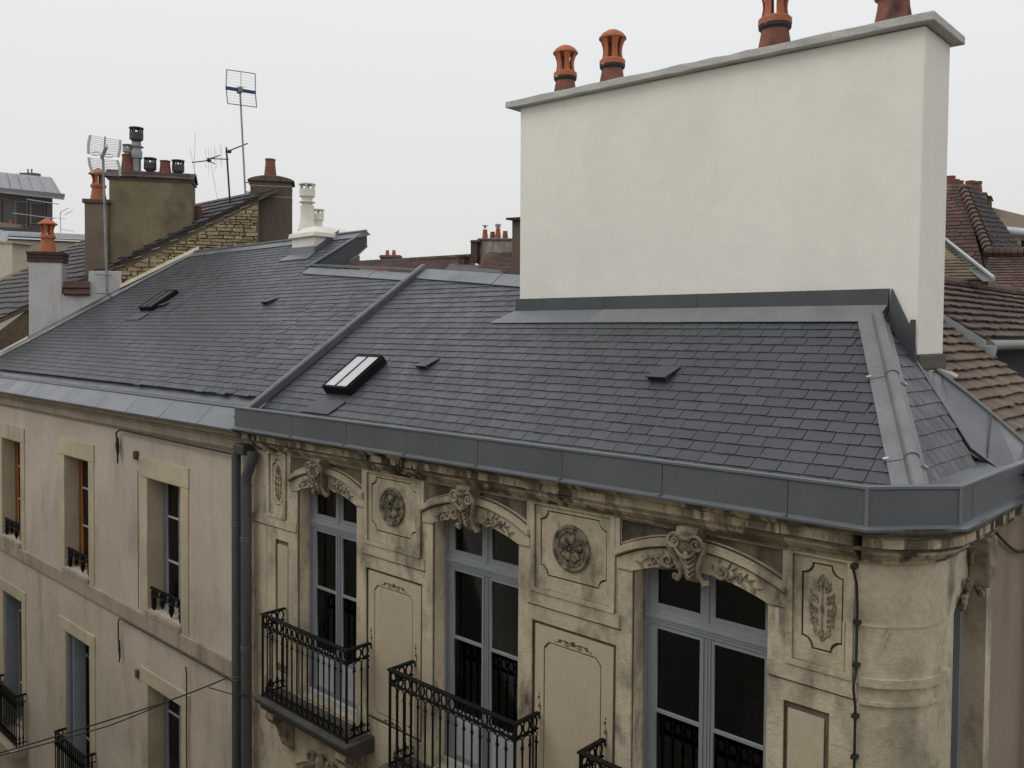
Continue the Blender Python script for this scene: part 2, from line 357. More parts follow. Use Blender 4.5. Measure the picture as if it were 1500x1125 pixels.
def deck(name, pts, m, parent, t=.05):   # the boarding under slates or tiles
    P = [Vector(p) for p in pts]; n = (P[1] - P[0]).cross(P[2] - P[0]).normalized()
    if n.z < 0: n = -n
    return obj(name, MB().prism([p - n * .002 for p in P], -n * t), m, parent)

def pot(parent, cx, cy, z, h=.33, r0=.13, r1=.095, cowl=True, m=TERRA, k=1., dark=False, roof='dome', base_m=None):
    """a chimney pot; with cowl it carries a collar, curved ribs and a cap"""
    b = MB(); r0 *= k; r1 *= k; h *= k
    h *= (.80 if cowl else 1)
    b.lathe(cx, cy, z, [(r0, 0), (r0 * .97, h * .1), (r1 * 1.05, h * .75), (r1, h), (r1 * .8, h), (r1 * .78, h * .5)], 18)
    obj('chimney_pot', b, base_m or m, parent, 40)
    if not cowl: 
        obj('chimney_pot_rim', MB().lathe(cx, cy, z + h - .03 * k, [(r1 * 1.02, 0), (r1 * 1.12, .01 * k), (r1 * 1.12, .035 * k), (r1 * .8, .04 * k)], 16), m, parent, 40); return
    zc = z + h
    if dark: obj('soot_ring', MB().lathe(cx, cy, zc - .045 * k, [(r1 * 1.03, 0), (r1 * 1.22, .02 * k), (r1 * 1.22, .05 * k), (r1, .06 * k)], 18), SOOT, parent, 40)
    c = MB(); c.lathe(cx, cy, zc, [(r1 * 1.02, -.005), (r1 * 1.25, 0), (r1 * 1.25, .045 * k), (r1 * 1.1, .06 * k), (r1 * .85, .06 * k), (r1 * .85, 0)], 18)
    hh = .215 * k
    for i in range(6):
        a0 = 2 * math.pi * i / 6 + .35; w = .30
        for s_ in range(5):
            t0, t1 = s_ / 5, (s_ + 1) / 5; f = lambda t: r1 * (1.05 - .18 * math.sin(math.pi * t) + .22 * t * t)
            q = lambda t, da, dr: (cx + (f(t) + dr) * math.cos(a0 + da), cy + (f(t) + dr) * math.sin(a0 + da), zc + .055 * k + hh * t)
            c.hexa([q(t0, -w, 0), q(t0, w, 0), q(t0, w, -.02 * k), q(t0, -w, -.02 * k)], [q(t1, -w, 0), q(t1, w, 0), q(t1, w, -.02 * k), q(t1, -w, -.02 * k)])
    zt = zc + .05 * k + hh
    if roof == 'dome': c.lathe(cx, cy, zt, [(r1 * 1.1, -.005), (r1 * 1.34, .0), (r1 * 1.33, .015 * k), (r1 * 1.02, .055 * k), (r1 * .55, .085 * k), (.004, .10 * k)], 18)
    else: c.lathe(cx, cy, zt, [(r1 * 1.1, -.005), (r1 * 1.55, .0), (r1 * 1.5, .02 * k), (r1 * .3, .12 * k), (.004, .13 * k)], 18)
    obj('cowl', c, m, parent, 35)
def metal_cowl(parent, cx, cy, z, m, r=.16, h=.5, tall=False):
    b = MB(); b.lathe(cx, cy, z, [(r * .62, 0), (r * .62, h * .35), (r, h * .36), (r, h * .72), (r * .8, h * .73), (r * .8, h * .3)], 16)
    for i in range(6):
        a = 2 * math.pi * i / 6 + .3; p = Vector((cx + r * .85 * math.cos(a), cy + r * .85 * math.sin(a), z + h * .7))
        b.tube([p, p + Vector((0, 0, h * .28))], r * .14, 5)
    b.lathe(cx, cy, z + h * .95, [(r * .9, -.01), (r * 1.1, .0), (r * 1.05, h * .05), (.01, h * .08)], 16)
    return obj('flue_cowl', b, m, parent, 35)

# ------------------------------------------------------------------ main dimensions (metres; eye level is z = 0)
GZ = -10.5                      # street level
YF = 6.0                        # street facade plane
SL = .70; YE, ZE = 6.2, -1.05   # roof slope and the slates' lowest edge
def zr(y): return ZE + SL * (y - YE)
RV = Vector((0, 1, SL)).normalized(); RN = Vector((0, -SL, 1)).normalized()
def roof_uv(px, py, p0=(0, YE, ZE)): p = atP(px, py, p0, (0, -SL, 1)); return (p.x, (p - Vector(p0)).dot(RV))

# ------------------------------------------------------------------ ground
struct('ground', MB().box(-150, 120, -120, 200, GZ - .6, GZ - .02), GROUND)
struct('road', MB().box(-60, 30, 1.0, 4.6, GZ - .015, GZ + .004), ASPH)
struct('pavement', MB().box(-60, -.6, 4.6, 6.02, GZ - .01, GZ + .13), PAVE)
struct('side_road', MB().box(-.6, 3.2, 4.6, 40, GZ - .015, GZ + .002), ASPH)
opp = thing('apartment_building', (-10, -1.2, GZ), 'tall pale building across the street mirrored in the window panes', 'building')
obj('wall', MB().box(-45, 12, -6, -1.2, GZ, 1.2), OPP, opp)

# ================================================================== the ornate corner house
B = thing('corner_house', (-6.3, 6.0, GZ), 'ornate carved limestone corner house with new slate roof and iron balconies', 'building')
XC = [-8.70, -6.14, -3.585]      # window axes
def arc(xc, hw, z0, z1, n=16, a=-1, b=1):   # a segmental arch through (+-hw, z0) and (0, z1)
    s = z1 - z0; r_ = (hw * hw + s * s) / (2 * s); zc = z1 - r_; am = math.asin(min(1, hw / r_))
    return [(xc + r_ * math.sin(am * (a + (b - a) * i / n)), zc + r_ * math.cos(am * (a + (b - a) * i / n))) for i in range(n + 1)]
SPR, CRN, SLAB = -2.02, -1.90, -4.62
def opening(xc, hw=.62, bot=SLAB, d=0): return arc(xc, hw + d, SPR + d * .5, CRN + d) + [(xc + hw + d, bot), (xc - hw - d, bot)]
XL, XR = -10.42, -2.28
ZT, ZB = -1.50, GZ
base_holes = [opening(x) for x in XC]
low_holes = [arc(x, .50, -5.50, -5.36) + [(x + .5, -8.2), (x - .5, -8.2)] for x in XC]
base = obj('wall', plate_mesh('wall', [rect(XL, XR, ZB, ZT)] + base_holes + low_holes, 6.036, 6.5, Vector(B.location)), STONE, B)
JOINT = mat('grimy_joint_bed', (.19, .155, .105), (.10, .082, .056), 5, .2, 30, .95, .2, 50)
obj('joint_bed', plate_mesh('joint_bed', [rect(XL, XR, ZB, ZT)] + base_holes + low_holes, 6.0302, 6.0355, Vector(B.location)), JOINT, B)
def notched(x0, x1, z0, z1, r_=.085, n=5):   # concave corners
    p = []
    for (cx, cz, a0) in ((x0, z0, 90), (x1, z0, 180), (x1, z1, 270), (x0, z1, 0)):
        p += [(cx + r_ * math.cos(R(a0 - 90 * i / n)), cz + r_ * math.sin(R(a0 - 90 * i / n))) for i in range(n + 1)] if False else []
    def c(cx, cz, a, b): return [(cx + r_ * math.cos(R(a + (b - a) * i / n)), cz + r_ * math.sin(R(a + (b - a) * i / n))) for i in range(n + 1)]
    return c(x0, z0, 90, 0) + c(x1, z0, 180, 90) + c(x1, z1, 270, 180) + c(x0, z1, 360, 270)
def chamf(x0, x1, z0, z1, c=.06): return [(x0 + c, z0), (x1 - c, z0), (x1, z0 + c), (x1, z1 - c), (x1 - c, z1), (x0 + c, z1), (x0, z1 - c), (x0, z0 + c)]
piers = [(-7.91, -6.93), (-5.35, -4.375)]
skin_holes = [opening(x) for x in XC] + low_holes
for x in XC: skin_holes.append([(x - .74, -1.60), (x + .74, -1.60), (x + .74, -1.80)] + arc(x, .74, -1.80, -1.635)[::-1][1:-1] + [(x - .74, -1.80)])
for a, b in piers:
    skin_holes.append(notched(a + .10, b - .10, -2.262, -1.645))
    skin_holes.append(rect(a + .005, b + .01, -4.44, -2.705))
    for z in (-4.62, -5.15, -5.75, -6.5, -7.2, -8.0): skin_holes.append(rect(a - .08, b + .08, z, z + .006))
skin_holes += [notched(-2.708, -2.398, -2.283, -1.645, .08), notched(-9.902, -9.631, -2.272, -1.666, .07),
               rect(-2.832, -2.484, -4.44, -2.716), rect(-9.829, -9.52, -4.44, -2.711), rect(-10.045, -10.03, -2.545, -1.55), rect(-10.045, -10.03, -4.55, -2.60)]
for z in (-2.075, -3.0, -3.52, -4.1, -4.62, -5.15, -5.75): skin_holes.append(rect(-10.40, -10.055, z, z + .006))
for z in (-2.935, -3.45, -3.95, -4.6): skin_holes.append(rect(-2.47, -2.30, z, z + .006)); skin_holes.append(rect(-2.95, -2.85, z + .01, z + .016))
for a, b in piers:
    for z in (-2.98, -3.5, -4.02): skin_holes.append(rect(a - .06, a - .008, z, z + .005)); skin_holes.append(rect(b + .018, b + .07, z, z + .005))
for a, b in piers + [(-2.955, -2.29), (-10.41, -9.33)]: skin_holes.append(rect(a - (.06 if a > -9 and a < -4 else 0), b + (.06 if b < -4 and b > -8 else 0), -2.568, -2.556))
obj('facade_skin', plate_mesh('facade_skin', [rect(XL, XR, ZB, ZT)] + skin_holes, 6.0, 6.028, Vector(B.location)), STONE, B)
# panels inside the recesses, each a piece of its own
for a, b in piers + [(-2.837, -2.494), (-9.834, -9.53)]:
    wide = b - a > .5
    x0, x1 = (a + .16, b - .17) if wide else (a + .035, b - .035)
    zt = -2.89 if wide else -2.775; zb = -4.33
    if wide:
        obj('lower_panel', plate_mesh('lower_panel', [rect(a + .04, b - .03, -4.405, -2.74), chamf(x0 - .014, x1 + .014, zb - .014, zt + .014)], 6.012, 6.0295, Vector(B.location)), STONE_FINE, B)
    obj('lower_field', plate_mesh('lower_field', [chamf(x0, x1, zb, zt) if wide else rect(x0, x1, zb, zt)], 6.014, 6.0295, Vector(B.location)), STONE_FINE, B)
for a, b in piers + [(-2.812, -2.318), (-10.0, -9.56)]:
    wide = b - a > .6
    fr = plate_mesh('panel_frame', [rect(a - .0, b + .0, -2.425, -1.56), rect(a + .045, b - .045, -2.385, -1.50 if False else -1.60)], 5.972, 5.9995, Vector(B.location))
    obj('panel_frame', fr, STONE, B)
    if wide: nf = notched(a + .115, b - .115, -2.247, -1.66)
    elif a > -4: nf = notched(-2.693, -2.413, -2.268, -1.66, .08)
    else: nf = notched(-9.887, -9.646, -2.257, -1.681, .07)
    obj('panel_field', plate_mesh('panel_field', [nf], 6.008, 6.0295, Vector(B.location)), STONE, B)
# bands that step with the storeys
for a, b in piers + [(-2.96, -2.29), (-10.40, -9.33)]: obj('frieze_band', MB().box(a - (.05 if -9 < a < -4 else 0), b + (.05 if -8 < b < -4 else 0), 5.984, 5.9995, -2.55, -2.43), STONE, B)


def spiral(cx, cz, r0, turns, a0, sgn, n=26, r1=.12):
    return [(cx + r0 * (1 - (1 - r1) * i / n) * math.cos(a0 + sgn * 2 * math.pi * turns * i / n), cz + r0 * (1 - (1 - r1) * i / n) * math.sin(a0 + sgn * 2 * math.pi * turns * i / n)) for i in range(n + 1)]
def vine(mb, pts, y, r0, r1=None, bow=.0, n=6, flat=1.0):
    r1 = r1 if r1 is not None else r0; m = len(pts)
    mb.tube([(p[0], y - bow * math.sin(math.pi * i / (m - 1)), p[1]) for i, p in enumerate(pts)], [r0 + (r1 - r0) * i / (m - 1) for i in range(m)], n, flat=flat, up=(0, 1, 0))
def leaf(mb, x, z, ang, l, w, y, h):   # a pointed lobe with a raised spine
    c, s = math.cos(ang), math.sin(ang); pts = []
    for t, ww in ((0, .15), (.3, 1), (.65, .8), (1, .03)):
        for k, yy in ((-1, 0), (0, 1), (1, 0)): pts.append((x + c * l * t - s * w * ww * k, y - h * yy * (math.sin(math.pi * min(t + .15, 1))), z + s * l * t + c * w * ww * k))
    fs = []
    for i in range(3):
        for k in range(2): a = i * 3 + k; fs.append((a, a + 1, a + 4, a + 3))
    k = len(mb.v); mb.add(pts, fs)
def bez(p0, p1, p2, n=10): return [((1 - t) ** 2 * p0[0] + 2 * t * (1 - t) * p1[0] + t * t * p2[0], (1 - t) ** 2 * p0[1] + 2 * t * (1 - t) * p1[1] + t * t * p2[1]) for t in [i / n for i in range(n + 1)]]
for xc in XC:
    # arch face, hood mould, keystone, foliage
    ring = arc(xc, .77, -1.93, -1.735) + [(xc + .77, -2.02), (xc + .62, SPR)] + arc(xc, .62, SPR, CRN)[::-1][1:-1] + [(xc - .62, SPR), (xc - .77, -2.02)]
    A_ = obj('arch_face', plate_mesh('arch_face', [ring], 5.982, 5.9995, Vector(B.location)), STONE, B)
    hood = MB()
    for (o0, o1, y0) in ((0, .05, 5.945), (-.012, 0.0, 5.962), (.05, .062, 5.968)):
        hw = .775; up = arc(xc, hw, -1.905 + o1, -1.715 + o1, 24); lo = arc(xc, hw, -1.905 + o0, -1.715 + o0, 24)
        for i in range(24):
            hood.hexa([(lo[i][0], y0, lo[i][1]), (lo[i + 1][0], y0, lo[i + 1][1]), (up[i + 1][0], y0, up[i + 1][1]), (up[i][0], y0, up[i][1])],
                      [(lo[i][0], 5.981, lo[i][1]), (lo[i + 1][0], 5.981, lo[i + 1][1]), (up[i + 1][0], 5.981, up[i + 1][1]), (up[i][0], 5.981, up[i][1])])
    obj('hood_mould', hood, STONE, B)
    gl_ = MB()
    for dz in (-.022, .066): gl_.tube([(p_[0], 5.984 if dz < 0 else 5.997, p_[1]) for p_ in arc(xc, .768, -1.905 + dz, -1.715 + dz, 24)], .0065, 5)
    obj('grimy_groove', gl_, GRIME, B, 60)
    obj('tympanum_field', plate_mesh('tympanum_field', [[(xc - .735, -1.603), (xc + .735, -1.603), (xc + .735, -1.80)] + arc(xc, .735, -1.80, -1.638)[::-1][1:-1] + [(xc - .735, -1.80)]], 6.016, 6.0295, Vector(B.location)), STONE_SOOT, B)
    fr2 = plate_mesh('tympanum_frame', [[(xc - .785, -1.55), (xc + .785, -1.55), (xc + .785, -1.90), (xc + .74, -1.885)] + [(xc + .74, -1.575), (xc - .74, -1.575), (xc - .74, -1.885), (xc - .785, -1.90)]], 5.978, 5.9995, Vector(B.location))
    obj('tympanum_frame', fr2, STONE, B)
    ks = MB()
    prof = [(6.0, -1.53), (5.855, -1.53), (5.83, -1.58), (5.835, -1.68), (5.87, -1.76), (5.905, -1.84), (5.91, -1.92), (5.94, -1.975), (6.02, -1.98)]
    w0, w1 = .095, .055
    L_ = [(xc - (w0 + (w1 - w0) * (-1.53 - z) / .46), y, z) for y, z in prof]; R_ = [(xc + (w0 + (w1 - w0) * (-1.53 - z) / .46), y, z) for y, z in prof]
    n = len(prof); ks.add(L_ + R_, [tuple(range(n)), tuple(range(2 * n - 1, n - 1, -1))] + [(i, (i + 1) % n, (i + 1) % n + n, i + n) for i in range(n)])
    K = obj('keystone', ks, STONE_DARK, B, 30)
    kv = MB()
    for sx in (-1, 1):
        vine(kv, [(xc + sx * .10 + (q[0] - xc - .10) * sx, q[1]) for q in spiral(xc + .10, -1.645, .070, 1.7, math.pi * .9, -1)], 5.82, .015, .008)
        sc_ = [(xc + sx * .155, -1.62), (xc + sx * .165, -1.68), (xc + sx * .12, -1.76), (xc + sx * .085, -1.84), (xc + sx * .085, -1.92), (xc + sx * .12, -1.975), (xc + sx * .155, -1.96), (xc + sx * .14, -1.93)]
        sm = []
        for i in range(len(sc_) - 1):
            for k in range(4): t_ = k / 4; sm.append((sc_[i][0] * (1 - t_) + sc_[i + 1][0] * t_, sc_[i][1] * (1 - t_) + sc_[i + 1][1] * t_))
        yy = lambda z: 5.83 + max(0, min(1, (-1.66 - z) / .3)) * .09
        kv.tube([(p[0], yy(p[1]), p[1]) for p in sm], [.020] * len(sm), 7)
        kv.ball((xc + sx * .10, 5.83, -1.645), .018, .02, .018, 8, 5)
    vine(kv, bez((xc - .12, -1.66), (xc, -1.86), (xc + .12, -1.66)), 5.825, .013)
    vine(kv, bez((xc - .05, -1.60), (xc, -1.62), (xc + .05, -1.60)), 5.815, .015)
    kv.ball((xc, 5.84, -1.745), .028, .024, .034, 10, 6)
    for i in range(4):
        z = -1.80 - i * .042; y = 5.875 + i * .011
        kv.tube([(xc - .055 + i * .004, y, z + .03), (xc, y - .012, z - .01), (xc + .055 - i * .004, y, z + .03)], .0115, 6)
    for i in range(5): kv.tube([(xc - .045 + i * .0225, 5.83, -1.56), (xc - .035 + i * .0175, 5.818, -1.63)], .008, 5)
    obj('keystone_scrolls', kv, STONE_DARK, B, 50)
    fol = MB()
    for sx in (-1, 1):
        X = lambda d: xc + sx * d
        def fl(pts): return [(X(p[0]), p[1]) for p in pts]
        sp1 = spiral(0.245, -1.855, .060, 1.5, R(200), 1)
        vine(fol, fl(sp1), 5.966, .017, .008, flat=1.2)
        vine(fol, fl(bez((.19, -1.90), (.30, -1.965 + .05), (.37, -1.86))), 5.968, .014, .011)
        vine(fol, fl(spiral(.385, -1.885, .036, 1.2, R(140), -1)), 5.968, .011, .006)
        vine(fol, fl(bez((.36, -1.86), (.44, -1.84), (.50, -1.915))), 5.968, .010, .006)
        vine(fol, fl(spiral(.505, -1.945, .024, 1.1, R(100), -1)), 5.968, .008, .005)
        for (d, z, an, l, w) in ((.29, -1.83, 60, .07, .014), (.32, -1.835, 35, .08, .014), (.34, -1.85, 10, .08, .013), (.30, -1.90, -40, .05, .012), (.43, -1.87, 50, .055, .010), (.46, -1.885, 15, .07, .010), (.42, -1.915, -40, .05, .010), (.22, -1.80, 80, .05, .013), (.17, -1.86, 110, .06, .012), (.53, -1.925, 5, .06, .008)):
            a = R(an) if sx > 0 else math.pi - R(an); leaf(fol, X(d), z, a, l, w, 5.981, .022)
    obj('arch_foliage', fol, STONE_DARK, B, 60, fix=False)
def rosette(x, z):
    r_ = MB()
    def rg(rad, w, y, h):
        p = [(x + rad * math.cos(2 * math.pi * i / 32), y, z + rad * math.sin(2 * math.pi * i / 32)) for i in range(32)]
        r_.tube(p, w, 8, closed=True)
    rg(.196, .019, 5.995, 0); rg(.160, .014, 6.0, 0)
    # dish behind the flower
    cyl = MB(); pr = [(0, 6.0), (.15, 6.0), (.172, 5.992), (.205, 5.99), (.21, 6.0075)]
    vs = []; n = 32
    for rr, y in pr:
        for k in range(n): vs.append((x + rr * math.cos(2 * math.pi * k / n), y, z + rr * math.sin(2 * math.pi * k / n)))
    fs = [tuple(range(n, 2 * n))]
    for i in range(1, len(pr) - 1):
        for k in range(n): fs.append((i * n + k, i * n + (k + 1) % n, (i + 1) * n + (k + 1) % n, (i + 1) * n + k))
    r_.add(vs, fs)
    ro = obj('rosette', r_, MATS['sooty_rosette'], B, 40)
    p = MB()
    for i in range(5):
        a = R(90 + 72 * i); cx, cz = x + .078 * math.cos(a), z + .078 * math.sin(a)
        for s_ in (-1, 1):
            b = a + s_ * .22; bx, bz = x + .085 * math.cos(b), z + .085 * math.sin(b)
            k = len(p.v); q = MB().ball((0, 0, 0), .033, .022, .050, 10, 6)
            ca, sa = math.cos(b - math.pi / 2), math.sin(b - math.pi / 2)
            p.add([(bx + v[0] * ca - v[2] * sa, 5.992 + v[1], bz + v[0] * sa + v[2] * ca) for v in q.v], q.f)
        vine(p, [(x + .03 * math.cos(a + .628), z + .03 * math.sin(a + .628)), (x + .075 * math.cos(a + .628), z + .075 * math.sin(a + .628)), (x + .115 * math.cos(a + .628), z + .115 * math.sin(a + .628))], 5.975, .008, .004)
    p.ball((x, 5.975, z), .018, .02, .018, 10, 6)
    obj('flower', p, MATS['sooty_rosette'], ro, 50)
rosette(-7.433, -1.945); rosette(-4.875, -1.952)
def arabesque(x, z0, z1, w):   # the upright leaf ornament of the end panels
    m_ = MB(); n = 5; H = z1 - z0; zc = (z0 + z1) / 2
    for i in range(n):
        t = (i + .5) / n; z = z0 + H * (.06 + .82 * t); ww = w * (.45 + .55 * math.sin(math.pi * t))
        for sx in (-1, 1):
            sp_ = spiral(0, 0, ww * .30, 1.25, R(-60 if i % 2 else 60), 1 if i % 2 else -1, 18)
            vine(m_, [(x + sx * (ww * .52 + p[0]), z + p[1] * 1.1) for p in sp_], 6.002, .0095, .006)
            leaf(m_, x + sx * ww * .62, z + .01, R(60 if sx > 0 else 120), ww * .55, .009, 6.006, .016)
            vine(m_, bez((x + sx * ww * .3, z - .03), (x + sx * ww * .75, z - .02), (x + sx * ww * .85, z + .045)), 6.002, .008, .004)
    for (z, h) in ((zc, .085), (z1 - .05, .06), (z0 + .06, .07), (zc + .17, .04), (zc - .16, .04)):
        leaf(m_, x, z - h * .5, R(90), h, .016, 6.006, .024); leaf(m_, x, z + h * .1, R(90), -h * .8, .014, 6.006, .02)
    vine(m_, [(x, z0 + .02), (x, zc), (x, z1 - .02)], 6.004, .006)
    for s_ in (-1, 1): vine(m_, bez((x, z1 - .01), (x + s_ * w * .3, z1 - .04), (x + s_ * w * .45, z1 - .12)), 6.002, .008, .005); vine(m_, bez((x, z0 + .01), (x + s_ * w * .3, z0 + .05), (x + s_ * w * .4, z0 + .1)), 6.002, .008, .005)
    obj('arabesque', m_, STONE_DARK, B, 60, fix=False)
arabesque(-2.552, -2.215, -1.715, .115); arabesque(-9.765, -2.21, -1.735, .095)
def incised(x, z, s=1., up=False):   # thin dark scrollwork on the lower panels
    m_ = MB()
    if not up:
        m_.ball((x, 6.009, z), .028 * s, .006, .022 * s, 8, 5)
        for sx in (-1, 1):
            for (cx, rr, a0) in ((.075, .028, 200), (.155, .020, 160)):
                vine(m_, [(x + sx * (p[0]), z - .012 + p[1]) for p in spiral(cx * s, 0, rr * s, 1.3, R(a0), 1 if cx < .1 else -1, 14)], 6.010, .0042, .003, n=5)
            vine(m_, [(x + sx * p[0], z + p[1]) for p in bez((.02 * s, -.015), (.10 * s, .03), (.19 * s, -.025))], 6.010, .004, .003, n=5)
            m_.ball((x + sx * .205 * s, 6.010, z - .03), .008, .004, .008, 6, 4)
    else:
        vine(m_, [(x + p[0], z + p[1]) for p in bez((0, -.16), (.035, -.06), (-.005, .0))], 6.010, .004, .003, n=5)
        for (dz, rr, sg) in ((-.13, .022, 1), (-.05, .020, -1), (.03, .014, 1)):
            vine(m_, [(x + p[0], z + dz + p[1]) for p in spiral(0, 0, rr, 1.4, R(90), sg, 14)], 6.010, .0042, .003, n=5)
        m_.ball((x, 6.010, z - .16), .02, .005, .02, 8, 5); m_.ball((x + .004, 6.010, z + .07), .006, .004, .012, 6, 4)
    obj('incised_ornament', m_, GRIME, B, 60)
for a, b in piers:
    c = (a + b) / 2; incised(c + .01, -2.825); incised(a + .095, -3.46, up=True); incised(b - .105, -3.46, up=True); incised(c, -4.375, .8)

# cornice stones
CP = [(-10.42, 6.0), (XR, 6.0), (-2.16, 6.05), (-2.05, 6.14), (-1.95, 6.27), (-1.90, 6.42), (-1.89, 6.62), (-1.89, 8.55)]
CPROF = [(-.02, -1.572), (.045, -1.572), (.055, -1.545), (.075, -1.54), (.12, -1.495), (.135, -1.46), (.135, -1.445), (.165, -1.44), (.165, -1.375), (.20, -1.355), (.215, -1.325), (.215, -1.29), (-.02, -1.29)]
x = -10.42; k = 0
while x < XR - .05:
    x2 = min(x + rng.uniform(.75, 1.05), XR + .0)
    if XR - x2 < .4: x2 = XR
    dz = rng.uniform(-.003, .003); dy = rng.uniform(-.004, .004)
    obj('cornice_stone', MB().sweep([(x + .0025, 6 + dy), (x2 - .0025, 6 + dy)], [(o, z + dz) for o, z in CPROF]), STONE_DIRTY, B, bevel=.003)
    x = x2
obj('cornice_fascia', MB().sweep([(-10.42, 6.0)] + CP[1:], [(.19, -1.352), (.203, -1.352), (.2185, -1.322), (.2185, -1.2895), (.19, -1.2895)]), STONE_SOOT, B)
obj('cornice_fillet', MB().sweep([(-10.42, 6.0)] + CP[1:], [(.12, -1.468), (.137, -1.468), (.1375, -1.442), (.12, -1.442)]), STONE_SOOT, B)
obj('corner_cornice', MB().sweep(CP[1:], CPROF), STONE_DIRTY, B, bevel=.003)
# rounded corner wall and the side-street wall
cw = MB(); arcp = CP[1:7]
def curved(name, z0, z1, out, m, th=.4, path=None):
    obj(name, MB().sweep(path or arcp, [(out, z0), (out, z1), (-th, z1), (-th, z0)]), m, B, 35)
zz = [-1.5, -2.02, -2.40, -2.56, -3.05, -3.6, -4.2, -4.8, -5.4, -6.0, -6.7, -7.5, -8.5, GZ]
for i in range(len(zz) - 1): curved('corner_stone', zz[i + 1] + .004, zz[i], 0, STONE)
curved('corner_band', -2.445, -2.385, .03, STONE, .0); curved('corner_fillet', -2.575, -2.548, .02, STONE, .0)
sw = MB(); J0, J1 = 6.76, 7.60
side_arch = [(J0 + (J1 - J0) * i / 12, -2.03 + .19 * math.sin(math.pi * i / 12) ** .8) for i in range(13)]
def yzprism(mb, poly, x0, x1): mb.prism([(x0, p[0], p[1]) for p in poly], (x1 - x0, 0, 0)); return mb
side = MB(); yzprism(side, rect(6.60, J0, GZ, -2.03), -2.25, -1.89)
for i in range(12): yzprism(side, [side_arch[i], side_arch[i + 1], (side_arch[i + 1][0], -1.5), (side_arch[i][0], -1.5)], -2.25, -1.89)
yzprism(side, rect(6.60, J0, -2.03, -1.5), -2.25, -1.89); yzprism(side, rect(J1, J1 + .16, GZ, -1.5), -2.25, -1.885)
obj('side_wall', side, STONE, B)
obj('side_render', yzprism(MB(), rect(J1 + .16, 10.0, GZ, -1.42), -2.25, -1.895), mat('side_render', (.30, .235, .17), (.24, .185, .135), .8, .08, 12, .95, .25, 22, streak=(.17, .135, .10), sthr=(.5, .8), sscale=(2, 2, .5)), B)
sv = MB()
for y0, s_ in ((6.86, 1), (7.38, -1)):
    P = [(-1.87, y0 + s_ * t * .30 + .0, -2.02 + .16 * math.sin(t * 1.5) + .0) for t in [i / 8 for i in range(9)]]
    sv.tube(P, [.03 - .012 * i / 8 for i in range(9)], 7)
for (yc, zc, r0) in ((7.08, -1.66, .09), (7.22, -1.80, .07), (6.95, -1.86, .05), (6.86, -1.96, .04), (7.35, -1.68, .05)):
    sp_ = spiral(0, 0, r0, 1.5, R(120), -1, 24); sv.tube([(-1.85, yc + p[0], zc + p[1]) for p in sp_], [.018 - .008 * i / 24 for i in range(25)], 6)
obj('side_window_scrolls', sv, STONE_DARK, B, 50)
sk = MB(); yzprism(sk, [(7.04, -1.52), (7.30, -1.52), (7.26, -1.85), (7.10, -1.90)], -1.89, -1.74); obj('side_keystone', sk, STONE_DARK, B, bevel=.02)
sw_ = obj('side_window', MB().box(-2.16, -2.12, J0 - .02, J1 + .02, -7, -1.84), DARKROOM, B)
obj('frame', MB().box(-2.11, -2.05, J0, J0 + .07, -7, -1.9), FRAME, sw_); obj('frame', MB().box(-2.115, -2.055, J1 - .07, J1 - .001, -7, -1.9), FRAME, sw_)
obj('facade_cable', MB().tube([(-1.86, y, -1.60 - .33 * math.sin(math.pi * (y - 7.75) / 2.2)) for y in [7.75 + i * .14 for i in range(14)]], .013, 6), WIRE, B, 40)

# gutter (a zinc box along the eaves) with its panels
G1 = [(-10.42, 5.752), (-2.17, 5.782), (-1.73, 6.27), (-1.70, 8.05)]
GT, GB = -1.018, -1.285
obj('gutter_lining', MB().sweep(G1, [(-.012, GB + .01), (-.012, GT - .02), (-.03, GT - .02), (-.03, GT - .10), (-.55, GT - .06), (-.55, GB + .01)]), ZINC_DULL, B)
obj('gutter_bead', MB().sweep(G1, [(.0, GT - .022), (.014, GT - .012), (.014, GT + .006), (.004, GT + .014), (-.03, GT + .012), (-.03, GT - .022)]), ZINC_L, B, 30)
obj('drip_edge', MB().sweep(G1, [(-.04, GB - .012), (.052, GB - .026), (.056, GB - .008), (.0, GB + .012), (-.04, GB + .01)]), ZINC_L, B, 30)
gx = [-10.42, -9.04, -7.96, -6.91, -5.85, -4.80, -3.77, -2.72, -2.17]
def gy(x): return 5.752 + .03 * (x + 10.42) / 8.25
for i in range(len(gx) - 1):
    a, b = gx[i], gx[i + 1]; d = .0015 * (i % 2)
    obj('gutter_panel', MB().hexa([(a + .003, gy(a) - d - .002, GB + .012), (b - .003, gy(b) - d - .002, GB + .012), (b - .003, gy(b) - .001 - d, GT - .02), (a + .003, gy(a) - .001 - d, GT - .02)],
                                  [(a + .003, gy(a) + .011, GB + .012), (b - .003, gy(b) + .011, GB + .012), (b - .003, gy(b) + .011, GT - .02), (a + .003, gy(a) + .011, GT - .02)]), ZINC, B)
    if i: obj('panel_seam', MB().box(a - .012, a + .012, gy(a) - .058, gy(a) - .008, GB - .020, GB + .014), ZINC_L, B, bevel=.004)
for (p, q, m_) in (((-2.165, 5.787), (-1.737, 6.262), ZINC), ((-1.728, 6.30), (-1.724, 6.52), ZINC), ((-1.7235, 6.53), (-1.702, 8.04), ZINC)):
    obj('gutter_panel', MB().sweep([p, q], [(-.008, GB + .012), (.003, GB + .012), (.003, GT - .02), (-.008, GT - .02)]), m_, B)
for p in ((-2.17, 5.782), (-1.73, 6.27)): obj('corner_weld', MB().tube([(p[0] + .004, p[1] - .004, GB), (p[0] + .004, p[1] - .004, GT)], .012, 8), ZINC_DULL, B, 40)

